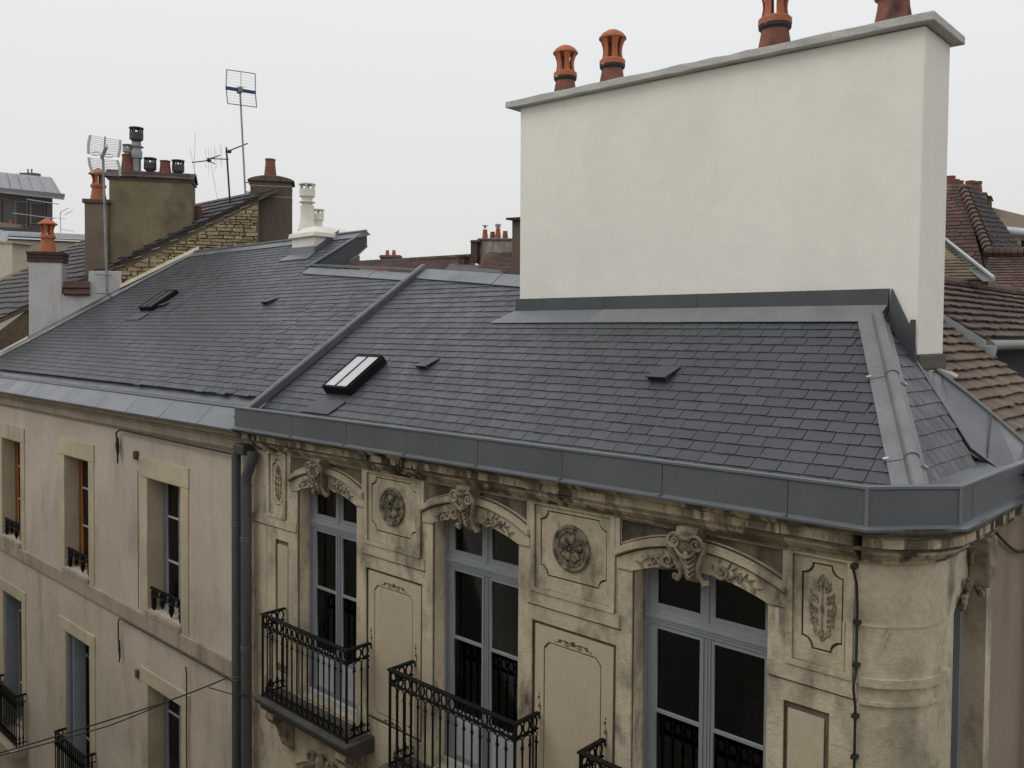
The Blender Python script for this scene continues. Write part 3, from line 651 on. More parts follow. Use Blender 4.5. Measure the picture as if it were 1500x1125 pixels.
# roof
roofB = deck('roof', [(-10.5, YE - .12, zr(YE - .12)), (-1.98, YE - .12, zr(YE - .12)), (-2.87, 7.9, zr(7.9)), (-2.87, 8.78, zr(8.78)), (-8.15, 8.81, zr(8.81)), (-10.5, 9.12, zr(9.12))], ZINC_DARK, B)
K1 = 1 / math.cos(math.atan(SL))
def V(y): return (y - YE) * K1
polyB = [[(-10.44, V(6.08)), (-7.42, V(6.08)), (-7.42, V(8.72)), (-8.15, V(8.80)), (-10.44, V(9.10))], [(-7.42, V(6.08)), (-1.90, V(6.08)), (-2.93, V(7.98)), (-7.42, V(7.98))]]
ub0, ub1 = roof_uv(477, 575), roof_uv(560, 522)
nB = shingles('slate', roofB, (0, YE, ZE), (1, 0, 0), RV, polyB, .128, .222, SLATE, 300, seed=3, wj=.05, hooks=True)
# side slope right of the hip
H0, H1 = Vector((-1.965, 6.15, -1.085)), Vector((-2.90, 7.88, .126))
SV = Vector((-.87, 0, 1.176)).normalized()
sideroof = deck('side_roof', [H0 + Vector((.03, -.05, -.05)), (-2.03, 7.8, -1.08), (-2.62, 8.3, -.27), (-2.9, 8.3, .12), H1], ZINC_DARK, B)
shingles('slate', sideroof, (-2.03, 6.2, -1.05), (0, 1, 0), SV, [[(-.05, -.04), (1.50, -.02), (1.98, 1.05), (1.72, 1.463), (1.66, 1.45)]], .125, .17, SLATE, 200, seed=9, wj=.1)
# hip flashing in three lengths, each with a central roll
dm = (H1 - H0); mainflat = Vector((-1, 0, 0)); sideflat = Vector((0, 1, 0))
sdn = Vector((1.176, 0, .87)).normalized()
def hipseg(t0, t1, lift):
    a, b = H0 + dm * t0, H0 + dm * t1; hp = MB(); u = dm.normalized()
    lm = (mainflat - u * mainflat.dot(u)).normalized(); ls = (sideflat - u * sideflat.dot(u)).normalized()
    for (w, wd, nn_) in ((lm, .15, RN), (ls, .13, sdn)):
        hp.hexa([a + nn_ * (.028 + lift), a + w * wd + nn_ * (.028 + lift), b + w * wd + nn_ * (.028 + lift), b + nn_ * (.028 + lift)], [a + nn_ * (.022 + lift), a + w * wd + nn_ * (.018 + lift), b + w * wd + nn_ * (.018 + lift), b + nn_ * (.022 + lift)])
    up_ = (RN + sdn).normalized(); hp.tube([a + up_ * (.036 + lift), b + up_ * (.036 + lift)], .046, 16)
    for w in (lm, ls): hp.tube([a + up_ * (.016 + lift) + w * .052, b + up_ * (.016 + lift) + w * .052], .020, 10)
    hp.tube([a - u * .004 + up_ * (.037 + lift), a + u * .012 + up_ * (.037 + lift)], .050, 16)
    o = obj('hip_flashing', hp, ZINC_DULL, B, 40)
    for (w, wd, nn_) in ((lm, .15, RN), (ls, .13, sdn)):
        c = a + u * .02 + w * wd; obj('clip', MB().hexa([c - w * .02 + nn_ * (.036 + lift), c + w * .02 + nn_ * (.036 + lift), c + w * .02 + u * .022 + nn_ * (.036 + lift), c - w * .02 + u * .022 + nn_ * (.036 + lift)], [c - w * .02 + nn_ * (.012 + lift), c + w * .02 + nn_ * (.012 + lift), c + w * .02 + u * .022 + nn_ * (.012 + lift), c - w * .02 + u * .022 + nn_ * (.012 + lift)]), ALU, o)
hipseg(-.01, .18, 0); hipseg(.15, .64, .006); hipseg(.60, 1.02, .012)

# big white chimney
CH = Vector((-5.1, 8.45, .2))
ch = obj('chimney', MB().add([(-7.47, 8.1, -1.2), (-2.615, 8.1, -1.2), (-2.615, 8.82, -1.2), (-7.47, 8.82, -1.2), (-7.49, 8.1, 2.86), (-2.6, 8.1, 2.75), (-2.6, 8.80, 2.75), (-7.49, 8.82, 2.86)],
     [(0, 3, 2, 1), (4, 5, 6, 7), (0, 1, 5, 4), (1, 2, 6, 5), (2, 3, 7, 6), (3, 0, 4, 7)]), WHITE_WALL, B, bevel=.018)
cz = lambda x: 2.860 - .11 * (x + 7.49) / 4.9
cm = MB(); N = 26; rc = random.Random(5)
xs = [-7.66 + (5.16) * i / N for i in range(N + 1)]; rows_ = []
for x_ in xs:
    j = lambda: rc.uniform(-.006, .006); z = cz(x_); rows_.append([(x_, 7.995 + j(), z + .002 + j()), (x_, 8.90, z + .002), (x_, 8.90, z + .08 + j()), (x_, 7.995 + j(), z + .08 + j())])
vs = [p for r_ in rows_ for p in r_]; fs = [(0, 1, 2, 3), tuple(4 * N + i for i in (3, 2, 1, 0))]
for i in range(N):
    for k in range(4): fs.append((4 * i + k, 4 * i + (k + 1) % 4, 4 * i + 4 + (k + 1) % 4, 4 * i + 4 + k))
obj('chimney_cap', MB().add(vs, fs), CAP, ch, bevel=.008)
for (px, py, k_, dk, bm_) in ((828, 118, 1.12, 1, TERRA_OLD), (897, 98, 1.18, 1, TERRA_OLD), (1135, 50, 1.30, 1, TERRA_OLD), (1309, 10, 1.3, 0, TERRA_OLD)):
    p = atY(px, py, 8.42)
    pot(ch, p.x, 8.42, cz(p.x) + .075, k=k_, dark=dk, base_m=bm_, r0=.145, r1=.105)
    if dk: obj('mortar_dab', MB().ball((p.x - .02, 8.42 - .118 * k_, cz(p.x) + .075 + .262 * k_), .03, .012, .018, 8, 5), MORTAR, ch, 60)
# flashings round its foot
xs = [-7.52, -7.05, -6.1, -4.85, -2.86]
for i in range(4):
    a, b = xs[i], xs[i + 1]; o_ = .002 * i
    obj('upstand', MB().hexa([(a, 8.06 - o_, zr(8.0)), (b - .006, 8.06 - o_, zr(8.0)), (b - .006, 8.078 - o_, .425), (a, 8.078 - o_, .425)], [(a, 8.099, zr(8.0)), (b - .006, 8.099, zr(8.0)), (b - .006, 8.099, .425), (a, 8.099, .425)]), ZINC_DARK, ch)
    pa = [(a - (.22 if i == 0 else .05), 7.84), (b - .055 if i < 3 else b - .02, 7.84), (b - .005, 8.058), (a, 8.058)]
    obj('apron', MB().prism([Vector((x_, y_, zr(y_))) + RN * (.024 + o_) for x_, y_ in pa], -RN * .006), ZINC_L if i < 2 else ZINC_DULL, ch)
obj('flashing_return', MB().hexa([(-2.865, 8.05, .10), (-2.60, 8.05, -.27), (-2.64, 8.07, .0), (-2.84, 8.07, .425)], [(-2.865, 8.098, .10), (-2.60, 8.098, -.27), (-2.64, 8.098, .0), (-2.84, 8.098, .425)]), ZINC_DARK, ch)
obj('flashing_joint', MB().hexa([(-2.72, 8.035, -.10), (-2.615, 8.035, -.26), (-2.615, 8.045, .14), (-2.66, 8.045, .14)], [(-2.72, 8.049, -.10), (-2.615, 8.049, -.26), (-2.615, 8.049, .14), (-2.66, 8.049, .14)]), ZINC_DARK, ch)
obj('rough_mortar_foot', MB().box(-2.63, -2.585, 8.09, 8.84, -.32, -.17), mat('damp_mortar', (.10, .09, .075), None, 6, .2, 30, .95), ch, bevel=.02)

# ridge strips, coping
def strip(name, P, w, n, m, parent, t=.012, up=.03):
    A0, A1 = Vector((P[0][0], P[0][1], zr(P[0][1]))), Vector((P[1][0], P[1][1], zr(P[1][1])))
    for i in range(n):
        a, b = A0.lerp(A1, i / n), A0.lerp(A1, (i + 1) / n - .004); l = up + .003 * (i % 2)
        q = [a - RV * w, b - RV * w, b, a]; obj(name, MB().prism([p + RN * l for p in q], -RN * t), m, parent)
strip('ridge_flashing', ((-10.42, 9.10), (-7.5, 8.725)), .28, 3, ZINC_L, B)
cpg = MB(); a = Vector((-10.5, 5.85, zr(5.95))); b = Vector((-10.5, 9.14, zr(9.14)))
def coping(mb, a, b, w, h, n_=RN):
    u_ = (b - a).normalized(); s_ = u_.cross(n_).normalized()
    mb.prism([a - s_ * w / 2 + n_ * -.02, a + s_ * w / 2 + n_ * -.02, a + s_ * w / 2 + n_ * h, a + s_ * w * .3 + n_ * (h + .02), a - s_ * w * .3 + n_ * (h + .02), a - s_ * w / 2 + n_ * h], b - a); return mb
obj('party_coping', coping(MB(), a, b, .10, .075), ZINC, B, bevel=.006)
for t in (.18, .42, .66, .86): c = a.lerp(b, t); u_ = (b - a).normalized(); obj('coping_joint', coping(MB(), c, c + u_ * .03, .106, .078), ZINC, B)

def skylight(parent, c4, h, glass, frame_m, open_lift=0, cat='skylight'):
    """c4: pixel corners of the glass (bl, br, tr, tl); the frame stands h above the slates"""
    p0 = Vector((0, YE, ZE)) + RN * h
    q = [atP(x_, y_, p0, (0, -SL, 1)) for x_, y_ in c4]
    x0 = (q[0].x + q[3].x) / 2; x1 = (q[1].x + q[2].x) / 2; y0 = (q[0].y + q[1].y) / 2; y1 = (q[2].y + q[3].y) / 2
    def P(x_, y_, hh): zb = p0.z + SL * (y_ - YE) ; return Vector((x_, y_, ZE + RN.z * h + SL * (y_ - RN.y * h - YE) )) + RN * hh
    z_of = lambda x_, y_: Vector((x_, y_, p0.z + SL * (y_ - p0.y)))
    sk = obj('skylight', MB().prism([z_of(x0 - .03, y0 - .03) - RN * .008, z_of(x1 + .05, y0 - .03) - RN * .008, z_of(x1 + .05, y1 + .03) - RN * .008, z_of(x0 - .03, y1 + .03) - RN * .008], -RN * (h - .005)), frame_m, parent, bevel=.004)
    fr = MB(); w = .018
    for (a_, b_, c_, d_) in ((x0 - .03, x0 - .002, y0 - .03, y1 + .03), (x1, x1 + .02, y0 - .03, y1 + .03), (x0 - .002, x1, y0 - .03, y0 - .004), (x0 - .002, x1, y1, y1 + .03)):
        fr.prism([z_of(a_, c_) + RN * .008, z_of(b_, c_) + RN * .008, z_of(b_, d_) + RN * .008, z_of(a_, d_) + RN * .008], -RN * .015)
    obj('sash', fr, frame_m, sk); xm = (x0 + x1) / 2
    obj('glazing_bar', MB().prism([z_of(xm - .007, y0) + RN * .01, z_of(xm + .007, y0) + RN * .01, z_of(xm + .007, y1) + RN * .01, z_of(xm - .007, y1) + RN * .01], -RN * .012), frame_m, sk)
    for (a_, b_) in ((x0, xm - .008), (xm + .008, x1)): obj('pane', MB().prism([z_of(a_, y0) - RN * .001, z_of(b_, y0) - RN * .001, z_of(b_, y1) - RN * .001, z_of(a_, y1) - RN * .001], -RN * .006), glass, sk)
    ap = [(x0 - .10, y0 - .28), (x1 + .02, y0 - .28), (x1 + .1, y0 - .06), (x0 - .02, y0 - .06)]
    obj('apron_flashing', MB().prism([Vector((x_, y_, zr(y_))) + RN * .03 for x_, y_ in ap], -RN * .008), ZINC_DARK, sk)
    return sk
skylight(B, ((479, 563), (508, 567), (553, 524), (522, 521)), .13, SKYGLASS, IRON)
def vent(parent, px, py, w=.20, l=.24, m=SLATE, lift=.055):
    p = atP(px, py, (0, YE, ZE), (0, -SL, 1)); X = Vector((1, 0, 0)); a = p + RN * .02
    b = MB(); tail = [a - X * w / 2 + RN * lift, a + X * w / 2 + RN * lift, a + X * (w / 2 + .03) + RV * l + RN * .006, a - X * (w / 2 - .03) + RV * l + RN * .006]
    b.prism(tail, -RN * .012)
    v = obj('roof_vent', b, m, parent)
    for s_ in (-1, 1): e_ = a + X * s_ * (w / 2 - .008); obj('cheek', MB().prism([e_ + RV * .012, e_ + RV * (l - .03), e_ + RN * (lift - .014) + RV * .012], X * .006 * -s_), ZINC_DARK, v)
    obj('opening', MB().box(0, 0, 0, 0, 0, 0) if False else MB().prism([a - X * (w / 2 - .015) + RV * .03, a + X * (w / 2 - .015) + RV * .03, a + X * (w / 2 - .015) + RV * .03 + RN * (lift - .018), a - X * (w / 2 - .015) + RV * .03 + RN * (lift - .018)], RV * .005), SOOT, v)
vent(B, 618, 543); vent(B, 963, 562, .22, .26, lift=.065)

# windows of the main floor
YW = 6.20
def french(xc, room=True):
    L = xc - .60; Rr = xc + .60
    f = MB()
    w = .075
    outer = arc(xc, .655, SPR - .02, CRN + .03) + [(xc + .655, SLAB - .02), (xc - .655, SLAB - .02)]
    tz1, tz0 = -2.375, -2.485
    la = arc(xc - .0, .585, SPR - .045, CRN - .02, 20)
    def light(x0, x1):   # arched top light
        top = [(x_, z_) for x_, z_ in arc(xc, .60, SPR - .03, CRN - .075, 60) if x0 <= x_ <= x1]
        return [(x0, tz1 + .055), (x0, top[0][1])] + top + [(x1, top[-1][1]), (x1, tz1 + .055)]
    hl = light(xc - .50, xc - .075); hr = light(xc + .055, xc + .50)
    loops = [outer, hl, hr, rect(xc - .50, xc - .075, -3.235, tz0 - .05), rect(xc + .055, xc + .50, -3.235, tz0 - .05), rect(xc - .50, xc - .075, -4.03, -3.262), rect(xc + .055, xc + .50, -4.03, -3.262)]
    win = obj('window', plate_mesh('window', loops, YW, YW + .05, Vector(B.location)), FRAME, B)
    obj('transom', MB().prism([(xc - .60, YW - .001, tz0 - .01), (xc - .60, YW - .012, tz0 - .008), (xc - .60, YW - .012, tz0 + .02), (xc - .60, YW - .022, tz0 + .022), (xc - .60, YW - .022, tz0 + .048), (xc - .60, YW - .034, tz0 + .05), (xc - .60, YW - .034, tz0 + .07), (xc - .60, YW - .012, tz0 + .075), (xc - .60, YW - .012, tz1 - .006), (xc - .60, YW - .001, tz1)], (1.2, 0, 0)), FRAME, win)
    mm = MB(); mm.box(xc - .012, xc - .0, YW - .008, YW - .001, -4.58, tz0 - .02); mm.box(xc + .02, xc + .03, YW - .012, YW - .001, -4.58, tz0 - .02); mm.box(xc - .045, xc - .035, YW - .012, YW - .001, -4.58, tz0 - .02)
    mm.box(xc - .03, xc + .01, YW - .010, YW - .001, tz1, CRN - .0)
    obj('meeting_stile', mm, FRAME, win)
    st = MB(); st.box(xc - .60, xc - .585, YW - .03, YW - .001, -4.58, -2.0); st.box(xc - .648, xc - .63, YW - .03, YW - .001, -4.58, -2.0); st.box(xc + .585, xc + .60, YW - .03, YW - .001, -4.58, -2.0)
    obj('frame_moulding', st, FRAME, win)
    for (a_, b_) in ((xc - .50, xc - .075), (xc + .055, xc + .50)):
        obj('glazing_bar', MB().box(a_ - .001, b_ + .001, YW + .008, YW + .04, -3.2605, -3.2365), FRAME_L, win)
        for (z0, z1) in ((-3.2355, tz0 - .0505), (-4.0295, -3.2625)): obj('pane', MB().box(a_ + .0005, b_ - .0005, YW + .022, YW + .026, z0, z1), GLASS, win)
        obj('bottom_panel', MB().box(a_ + .03, b_ - .03, YW - .010, YW - .001, -4.50, -4.11), FRAME_L, win, bevel=.006)
    for nm, lp in (('pane', hl), ('pane', hr)): obj(nm, plate_mesh(nm, [lp], YW + .022, YW + .026, Vector(B.location)), GLASS, win)
    obj('sill', MB().box(xc - .60, xc + .60, YW - .06, YW - .012, -4.62, -4.555), FRAME_L, win, bevel=.006)
    # the room behind and its curtain
    rm = MB(); rm.box(xc - 1.1, xc + 1.1, 9.0, 9.05, -5, -1.6); rm.box(xc - 1.15, xc - 1.1, 6.5, 9, -5, -1.6); rm.box(xc + 1.1, xc + 1.15, 6.5, 9, -5, -1.6); rm.box(xc - 1.1, xc + 1.1, 6.5, 9, -1.64, -1.6); rm.box(xc - 1.1, xc + 1.1, 6.5, 9, -4.7, -4.65)
    obj('room', rm, DARKROOM, B)
for x_ in XC: french(x_)
for x_ in (XC[0], XC[2]):   # pale drapery glimpsed low behind the glass
    cu_ = MB(); n = 22
    for (a_, b_) in (((x_ + .20, x_ + .52),) if x_ > -5 else ((x_ + .10, x_ + .40),)):
        vs = []; 
        for i in range(n + 1):
            t = i / n; xx = a_ + (b_ - a_) * t; yy = 6.42 + .02 * math.sin(t * 17) + .012 * math.sin(t * 41)
            vs += [(xx, yy, -4.5), (xx, yy, -3.05 - .12 * math.cos(t * 9) if x_ > -5 else -2.9)]
        cu_.add(vs, [(2 * i, 2 * i + 2, 2 * i + 3, 2 * i + 1) for i in range(n)])
    obj('curtain', cu_, CURTAIN, B, 60, fix=False)
for x_ in XC:   # windows of the floor below, half hidden by the balconies
    lw = obj('lower_window', MB().box(x_ - .52, x_ + .52, 6.30, 6.34, -8.3, -5.3), DARKROOM, B)
    obj('frame', MB().box(x_ - .52, x_ - .42, 6.24, 6.299, -8.3, -5.3), FRAME, lw); obj('frame', MB().box(x_ - .04, x_ + .04, 6.242, 6.298, -8.3, -5.3), FRAME, lw)
    ml = MB(); lo = arc(x_, .62, -5.5, -5.30, 14); up = arc(x_, .68, -5.46, -5.22, 14)
    for i in range(14): ml.hexa([(lo[i][0], 5.95, lo[i][1]), (lo[i + 1][0], 5.95, lo[i + 1][1]), (up[i + 1][0], 5.95, up[i + 1][1]), (up[i][0], 5.95, up[i][1])], [(lo[i][0], 5.998, lo[i][1]), (lo[i + 1][0], 5.998, lo[i + 1][1]), (up[i + 1][0], 5.998, up[i + 1][1]), (up[i][0], 5.998, up[i][1])])
    obj('lower_hood', ml, STONE, B)
    kk = MB(); kk.ball((x_, 5.93, -5.26), .075, .06, .13, 10, 7)
    for s_ in (-1, 1): vine(kk, [(x_ + s_ * p[0], p[1]) for p in spiral(.2, -5.24, .10, 1.5, R(180), 1)], 5.94, .03, .015)
    obj('lower_keystone', kk, STONE_DARK, B, 50)

# balconies
SLAB_P = [(5.60, -4.625), (5.60, -4.655), (5.625, -4.665), (5.625, -4.70), (5.665, -4.72), (5.70, -4.76), (5.70, -4.80), (5.999, -4.80), (5.999, -4.625)]
def mk_baluster():
    b = MB(); b.lathe(0, 0, 0, [(.010, 0), (.010, .05), (.017, .06), (.018, .08), (.0105, .10), (.010, .40), (.010, .70), (.0105, .735), (.018, .742), (.018, .752), (.0105, .76), (.0105, .80)], 8)
    for s_ in (-1, 1): b.ball((s_ * .017, 0, .74), .008, .008, .008, 6, 4)
    me = b.mesh('baluster', smooth=40); me.materials.append(IRON); return me
def mk_ring():
    b = MB(); b.tube([(.042 * math.cos(a), 0, .058 * math.sin(a)) for a in [2 * math.pi * i / 16 for i in range(16)]], .010, 6, closed=True); me = b.mesh('ring', smooth=50); me.materials.append(IRON); return me
def mk_pal():
    b = MB()
    for s_ in (-1, 1):
        sp_ = spiral(0, 0, .022, 1.2, R(180), 1, 12); b.tube([(s_ * (.028 + p[0]), 0, .085 + p[1]) for p in sp_], .0055, 5)
        b.tube([(s_ * .006, 0, .0), (s_ * .045, 0, .04), (s_ * .05, 0, .09)], .0055, 5); b.tube([(0, 0, .02), (s_ * .02, 0, .07), (s_ * .012, 0, .14)], .006, 5)
    b.ball((0, 0, .15), .011, .010, .018, 6, 5); me = b.mesh('palmette', smooth=50); me.materials.append(IRON); return me
def mk_arch():
    b = MB(); b.tube([(.055 * math.cos(a), 0, .05 * math.sin(a)) for a in [math.pi * i / 10 for i in range(11)]], .007, 5); me = b.mesh('arch_link', smooth=50); me.materials.append(IRON); return me
BAL, RNG_, PAL, ARL = mk_baluster(), mk_ring(), mk_pal(), mk_arch()
def balcony(xl, xr, first):
    bs = MB(); n = len(SLAB_P); pr = [(5.999 - y, z) for y, z in SLAB_P]
    bs.sweep([(xl - .07, 5.999), (xl - .07, 5.998), ] if False else [(xl - .10 + .0, 5.94), (xr + .10, 5.94)], [(5.94 - y, z) for y, z in SLAB_P])
    bo = obj('balcony', bs, SLABM, B, bevel=.006)
    YB = 5.68; rt = -3.575; mid = -3.72; bot = -4.585
    rl = MB()
    rl.sweep([(xl, 6.0), (xl, YB), (xr, YB), (xr, 6.0)], [(-.022, rt - .012), (.022, rt - .012), (.026, rt + .0), (.020, rt + .012), (-.020, rt + .012), (-.026, rt)])
    obj('handrail', rl, IRON, bo)
    for z, h in ((mid, .009), (bot, .010)): obj('rail_bar', MB().sweep([(xl, 5.998), (xl, YB), (xr, YB), (xr, 5.998)], [(-.009, z - h), (.009, z - h), (.009, z + h), (-.009, z + h)]), IRON, bo)
    def run(p, q, n_):
        p, q = Vector(p), Vector(q); d = (q - p); ang = math.atan2(d.y, d.x); rot = Matrix.Rotation(ang, 4, 'Z')
        for i in range(n_):
            c = p + d * ((i + .5) / n_); inst('ring', RNG_, bo, Matrix.Translation((c.x, c.y, (rt + mid) / 2 - .004)) @ rot)
            inst('arch_link', ARL, bo, Matrix.Translation((c.x, c.y, mid - .065)) @ rot)
            if i: c = p + d * (i / n_); inst('baluster', BAL, bo, Matrix.Translation((c.x, c.y, bot + .0)) @ rot); inst('palmette', PAL, bo, Matrix.Translation((c.x, c.y, bot + .01)) @ rot)
    run((xl, YB, 0), (xr, YB, 0), 16); run((xl, 5.99, 0), (xl, YB, 0), 3); run((xr, YB, 0), (xr, 5.99, 0), 3)
    for x_ in (xl, xr): obj('corner_post', MB().box(x_ - .011, x_ + .011, YB - .011, YB + .011, -4.62, rt), IRON, bo)
    for x_ in (xl, xr): inst('baluster', BAL, bo, Matrix.Translation((x_, 5.975, bot)))
    for x_ in (xl + .14, xr - .14):
        cb = MB(); P = [(6.0, -4.80), (5.70, -4.80), (5.68, -4.86), (5.73, -4.94), (5.82, -4.99), (5.86, -5.12), (5.93, -5.30), (6.0, -5.36)]
        cb.prism([(x_ - .09, y, z) for y, z in P], (.18, 0, 0))
        for s_ in (-1, 1):
            sp_ = spiral(5.80, -4.89, .06, 1.4, R(180), 1); cb.tube([(x_ + s_ * .095, p[0], p[1]) for p in sp_], [.016 - .008 * i / 26 for i in range(27)], 6)
        for i in range(4): vine(cb, [(x_ + p[0], p[1]) for p in spiral(.0, -4.98 - i * .10, .035, 1.3, R(90), 1 if i % 2 else -1, 14)], 5.80 + i * .045, .012, .007)
        obj('corbel', cb, STONE_DARK, bo)
    return bo
b1 = balcony(-9.60, -7.83, True)
balcony(-7.06, -5.255, False); balcony(-4.49, -2.70, False)
# a lightning conductor in a dark tube down the corner
obj('conductor', MB().tube([(-2.285, 5.86, -1.58), (-2.285, 5.94, -1.72), (-2.285, 5.965, -1.9), (-2.287, 5.965, -2.36), (-2.287, 5.93, -2.42), (-2.288, 5.93, -2.46), (-2.288, 5.97, -2.60), (-2.29, 5.97, -6.0)], .010, 8), WIRE, B, 40)
for z in (-2.0, -2.3, -2.66, -2.95, -3.3): obj('conductor_clip', MB().box(-2.308, -2.268, 5.945, 5.999, z - .012, z + .012), WIRE, B)
obj('conductor_box', MB().box(-2.305, -2.26, 5.86, 5.92, -1.61, -1.57), WIRE, B, bevel=.01)
# patched seams on the rounded corner
seam = MB(); seam.sweep([(p[0], p[1]) for p in arcp], [(0.0, -2.028), (.006, -2.028), (.006, -2.012), (0, -2.012)]); obj('mortar_seam', seam, mat('fresh_mortar', (.50, .45, .36), None, 5, .1, 20, .95), B)
sm2 = MB(); sm2.box(-2.40, -2.385, 5.995, 5.9995, -2.40, -2.03); sm2.box(-2.33, -2.31, 5.995, 5.9995, -2.37, -2.0)
obj('mortar_seam', sm2, MATS['fresh_mortar'], B)
obj('mortar_seam', MB().tube([(-2.10, 6.085, -2.03), (-2.13, 6.062, -2.10), (-2.15, 6.05, -2.2)], .006, 5), MATS['fresh_mortar'], B)
obj('plaster_patch', MB().box(-2.892, -2.862, 5.964, 5.9675, -2.20, -2.03), MATS['fresh_mortar'], B)

# ================================================================== the plain rendered house on the left
A = thing('rendered_house', (-16.5, 6.0, GZ), 'plain beige rendered town house with deep-set windows and a long slate roof', 'building')
AL = -30.0
AX = [(-20.86, -19.65, WOOD), (-17.20, -16.02, WOOD), (-13.63, -12.46, FRAME)]
AX0 = [(-24.5, -23.3, WOOD), (-28.1, -26.9, WOOD)]
holes = []
for a, b, _ in AX + AX0: holes += [rect(a, b, -4.50, -2.37), rect(a, b, -8.75, -5.72)]
obj('wall', plate_mesh('wall', [rect(AL, -10.43, GZ, -1.38)] + holes, 6.0, 6.45, Vector(A.location)), RENDER, A)
for i, (a, b, fm) in enumerate(AX):
    for (z0, z1, tt) in ((-4.60, -2.37, -2.06), (-9.2, -5.72, -5.49)):
        lw, rw = .25, .24
        cuts = [z0, z0 + (z1 - z0) * .31, z0 + (z1 - z0) * .63, z1]
        for k in range(3):
            for (x0, x1) in ((a - lw, a - .001), (b + .001, b + rw)):
                d = rng.uniform(0, .006)
                obj('jamb_stone', MB().box(x0, x1 - .0, 5.984 + d, 5.9995, cuts[k] + .003, cuts[k + 1] - .003), SURR, A, bevel=.003)
        obj('lintel', MB().box(a - lw - .02, b + rw + .02, 5.978, 5.9995, z1 + .001, tt), SURR, A, bevel=.004)
    # stone-lined reveals
    for (z0, z1) in ((-4.499, -2.371), (-8.7, -5.721)):
        obj('reveal', MB().box(a + .001, a + .012, 5.99, 6.26, z0, z1), SURR, A); obj('reveal', MB().box(b - .012, b - .001, 5.99, 6.26, z0, z1), SURR, A)
        obj('reveal', MB().box(a + .013, b - .013, 5.992, 6.26, z1 - .012, z1 - .001), SURR, A)
    obj('sill', MB().box(a - .02, b + .02, 5.953, 6.30, -4.60, -4.501), BAND, A, bevel=.012)
    def casement(z0, z1, fm, bars, arch=False):
        w = obj('window', plate_mesh('window', [rect(a + .013, b - .013, z0, z1), rect(a + .12, (a + b) / 2 - .06, z0 + .13, z1 - .10), rect((a + b) / 2 + .06, b - .12, z0 + .13, z1 - .10)], 6.265, 6.315, Vector(A.location)), fm, A)
        obj('stile', MB().box(a + .03, a + .06, 6.245, 6.264, z0 + .02, z1 - .02), fm, w); obj('stile', MB().box((a + b) / 2 - .025, (a + b) / 2 + .025, 6.25, 6.264, z0 + .05, z1 - .05), fm, w)
        for (x0, x1) in ((a + .12, (a + b) / 2 - .06), ((a + b) / 2 + .06, b - .12)):
            zs = [z0 + .13] + [z0 + (z1 - z0) * q for q in bars] + [z1 - .10]
            for z in zs[1:-1]: obj('glazing_bar', MB().box(x0 - .001, x1 + .001, 6.272, 6.305, z - .014, z + .014), FRAME_L, w)
            for q0, q1 in zip(zs[:-1], zs[1:]): obj('pane', MB().box(x0 + .001, x1 - .001, 6.288, 6.292, q0 + (.015 if q0 != zs[0] else 0), q1 - (.015 if q1 != zs[-1] else 0)), GLASS, w)
        obj('lower_rail', MB().box(a + .013, b - .013, 6.19, 6.264, z0, z0 + .05), fm if fm is WOOD else FRAME_L, w, bevel=.004)
        return w
    casement(-4.499, -2.384, fm, (.36, .70)); casement(-8.7, -5.734, FRAME, (.3, .84))
    rm = MB(); rm.box(a - .3, b + .3, 8.6, 8.65, -9, -2); rm.box(a - .3, a - .25, 6.46, 8.6, -9, -2); rm.box(b + .25, b + .3, 6.46, 8.6, -9, -2); rm.box(a - .3, b + .3, 6.46, 8.6, -2.05, -2.0); rm.box(a - .3, b + .3, 6.46, 8.6, -5.2, -5.1)
    obj('room', rm, DARKROOM, A)
    obj('curtain', MB().box(a + .1, b - .1, 6.40, 6.405, -4.4, -2.4 - (.0 if i == 1 else 1.2)), CURTAIN, A)
# folded shutters standing in the lower reveals
for a, b in ((AX[1][0], AX[1][1]), (AX[0][0], AX[0][1])):
    s_ = obj('shutter', MB().box(a + .02, a + .05, 6.02, 6.24, -8.6, -5.75), SHUT, A)
    for k in range(44): obj('louvre', MB().box(a + .051, a + .062, 6.045, 6.215, -8.5 + k * .062, -8.465 + k * .062), SHUT, s_)
for a, b in (AX[1][:2],):
    obj('shutter', MB().box(a + .30, a + .33, 6.02, 6.24, -8.6, -5.75), SHUT, A)
# sill band
x = AL; 
while x < -10.9:
    x2 = min(x + rng.uniform(1.5, 2.2), -10.78); obj('band_stone', MB().box(x + .002, x2 - .002, 5.955 + rng.uniform(0, .004), 5.9995, -4.84, -4.601), BAND, A, bevel=.006); x = x2
# short wrought guards in the upper windows
def guard(a, b, z):
    g = MB(); y = 6.05
    g.box(a - .03, b + .03, y - .012, y + .012, z - .01, z + .03); g.tube([(a, y, z - .10), (b, y, z - .10)], .012, 5)
    n = 8
    for i in range(n):
        x_ = a + (b - a) * (i + .5) / n; vine(g, [(x_ + p[0], z - .05 + p[1]) for p in spiral(0, 0, .055, 1.2, R(90), 1 if i % 2 else -1, 14)], y, .018, .012)
    for t_, h in ((.10, .26), (.36, .16), (.62, .22), (.9, .26)):
        x_ = a + (b - a) * t_; g.lathe(x_, y, z - .10 - h, [(.006, 0), (.03, .05), (.045, h * .5), (.03, h * .75), (.05, h * .9), (.03, h)], 8)
        for s_ in (-1, 1): vine(g, [(x_ + s_ * p[0], z - .14 + p[1]) for p in spiral(.05, 0, .04, 1.1, R(180), 1, 12)], y, .014, .009)
    return obj('window_guard', g, IRON, A, 60)
for a, b, _ in AX: guard(a + .0, b - .0, -4.17)
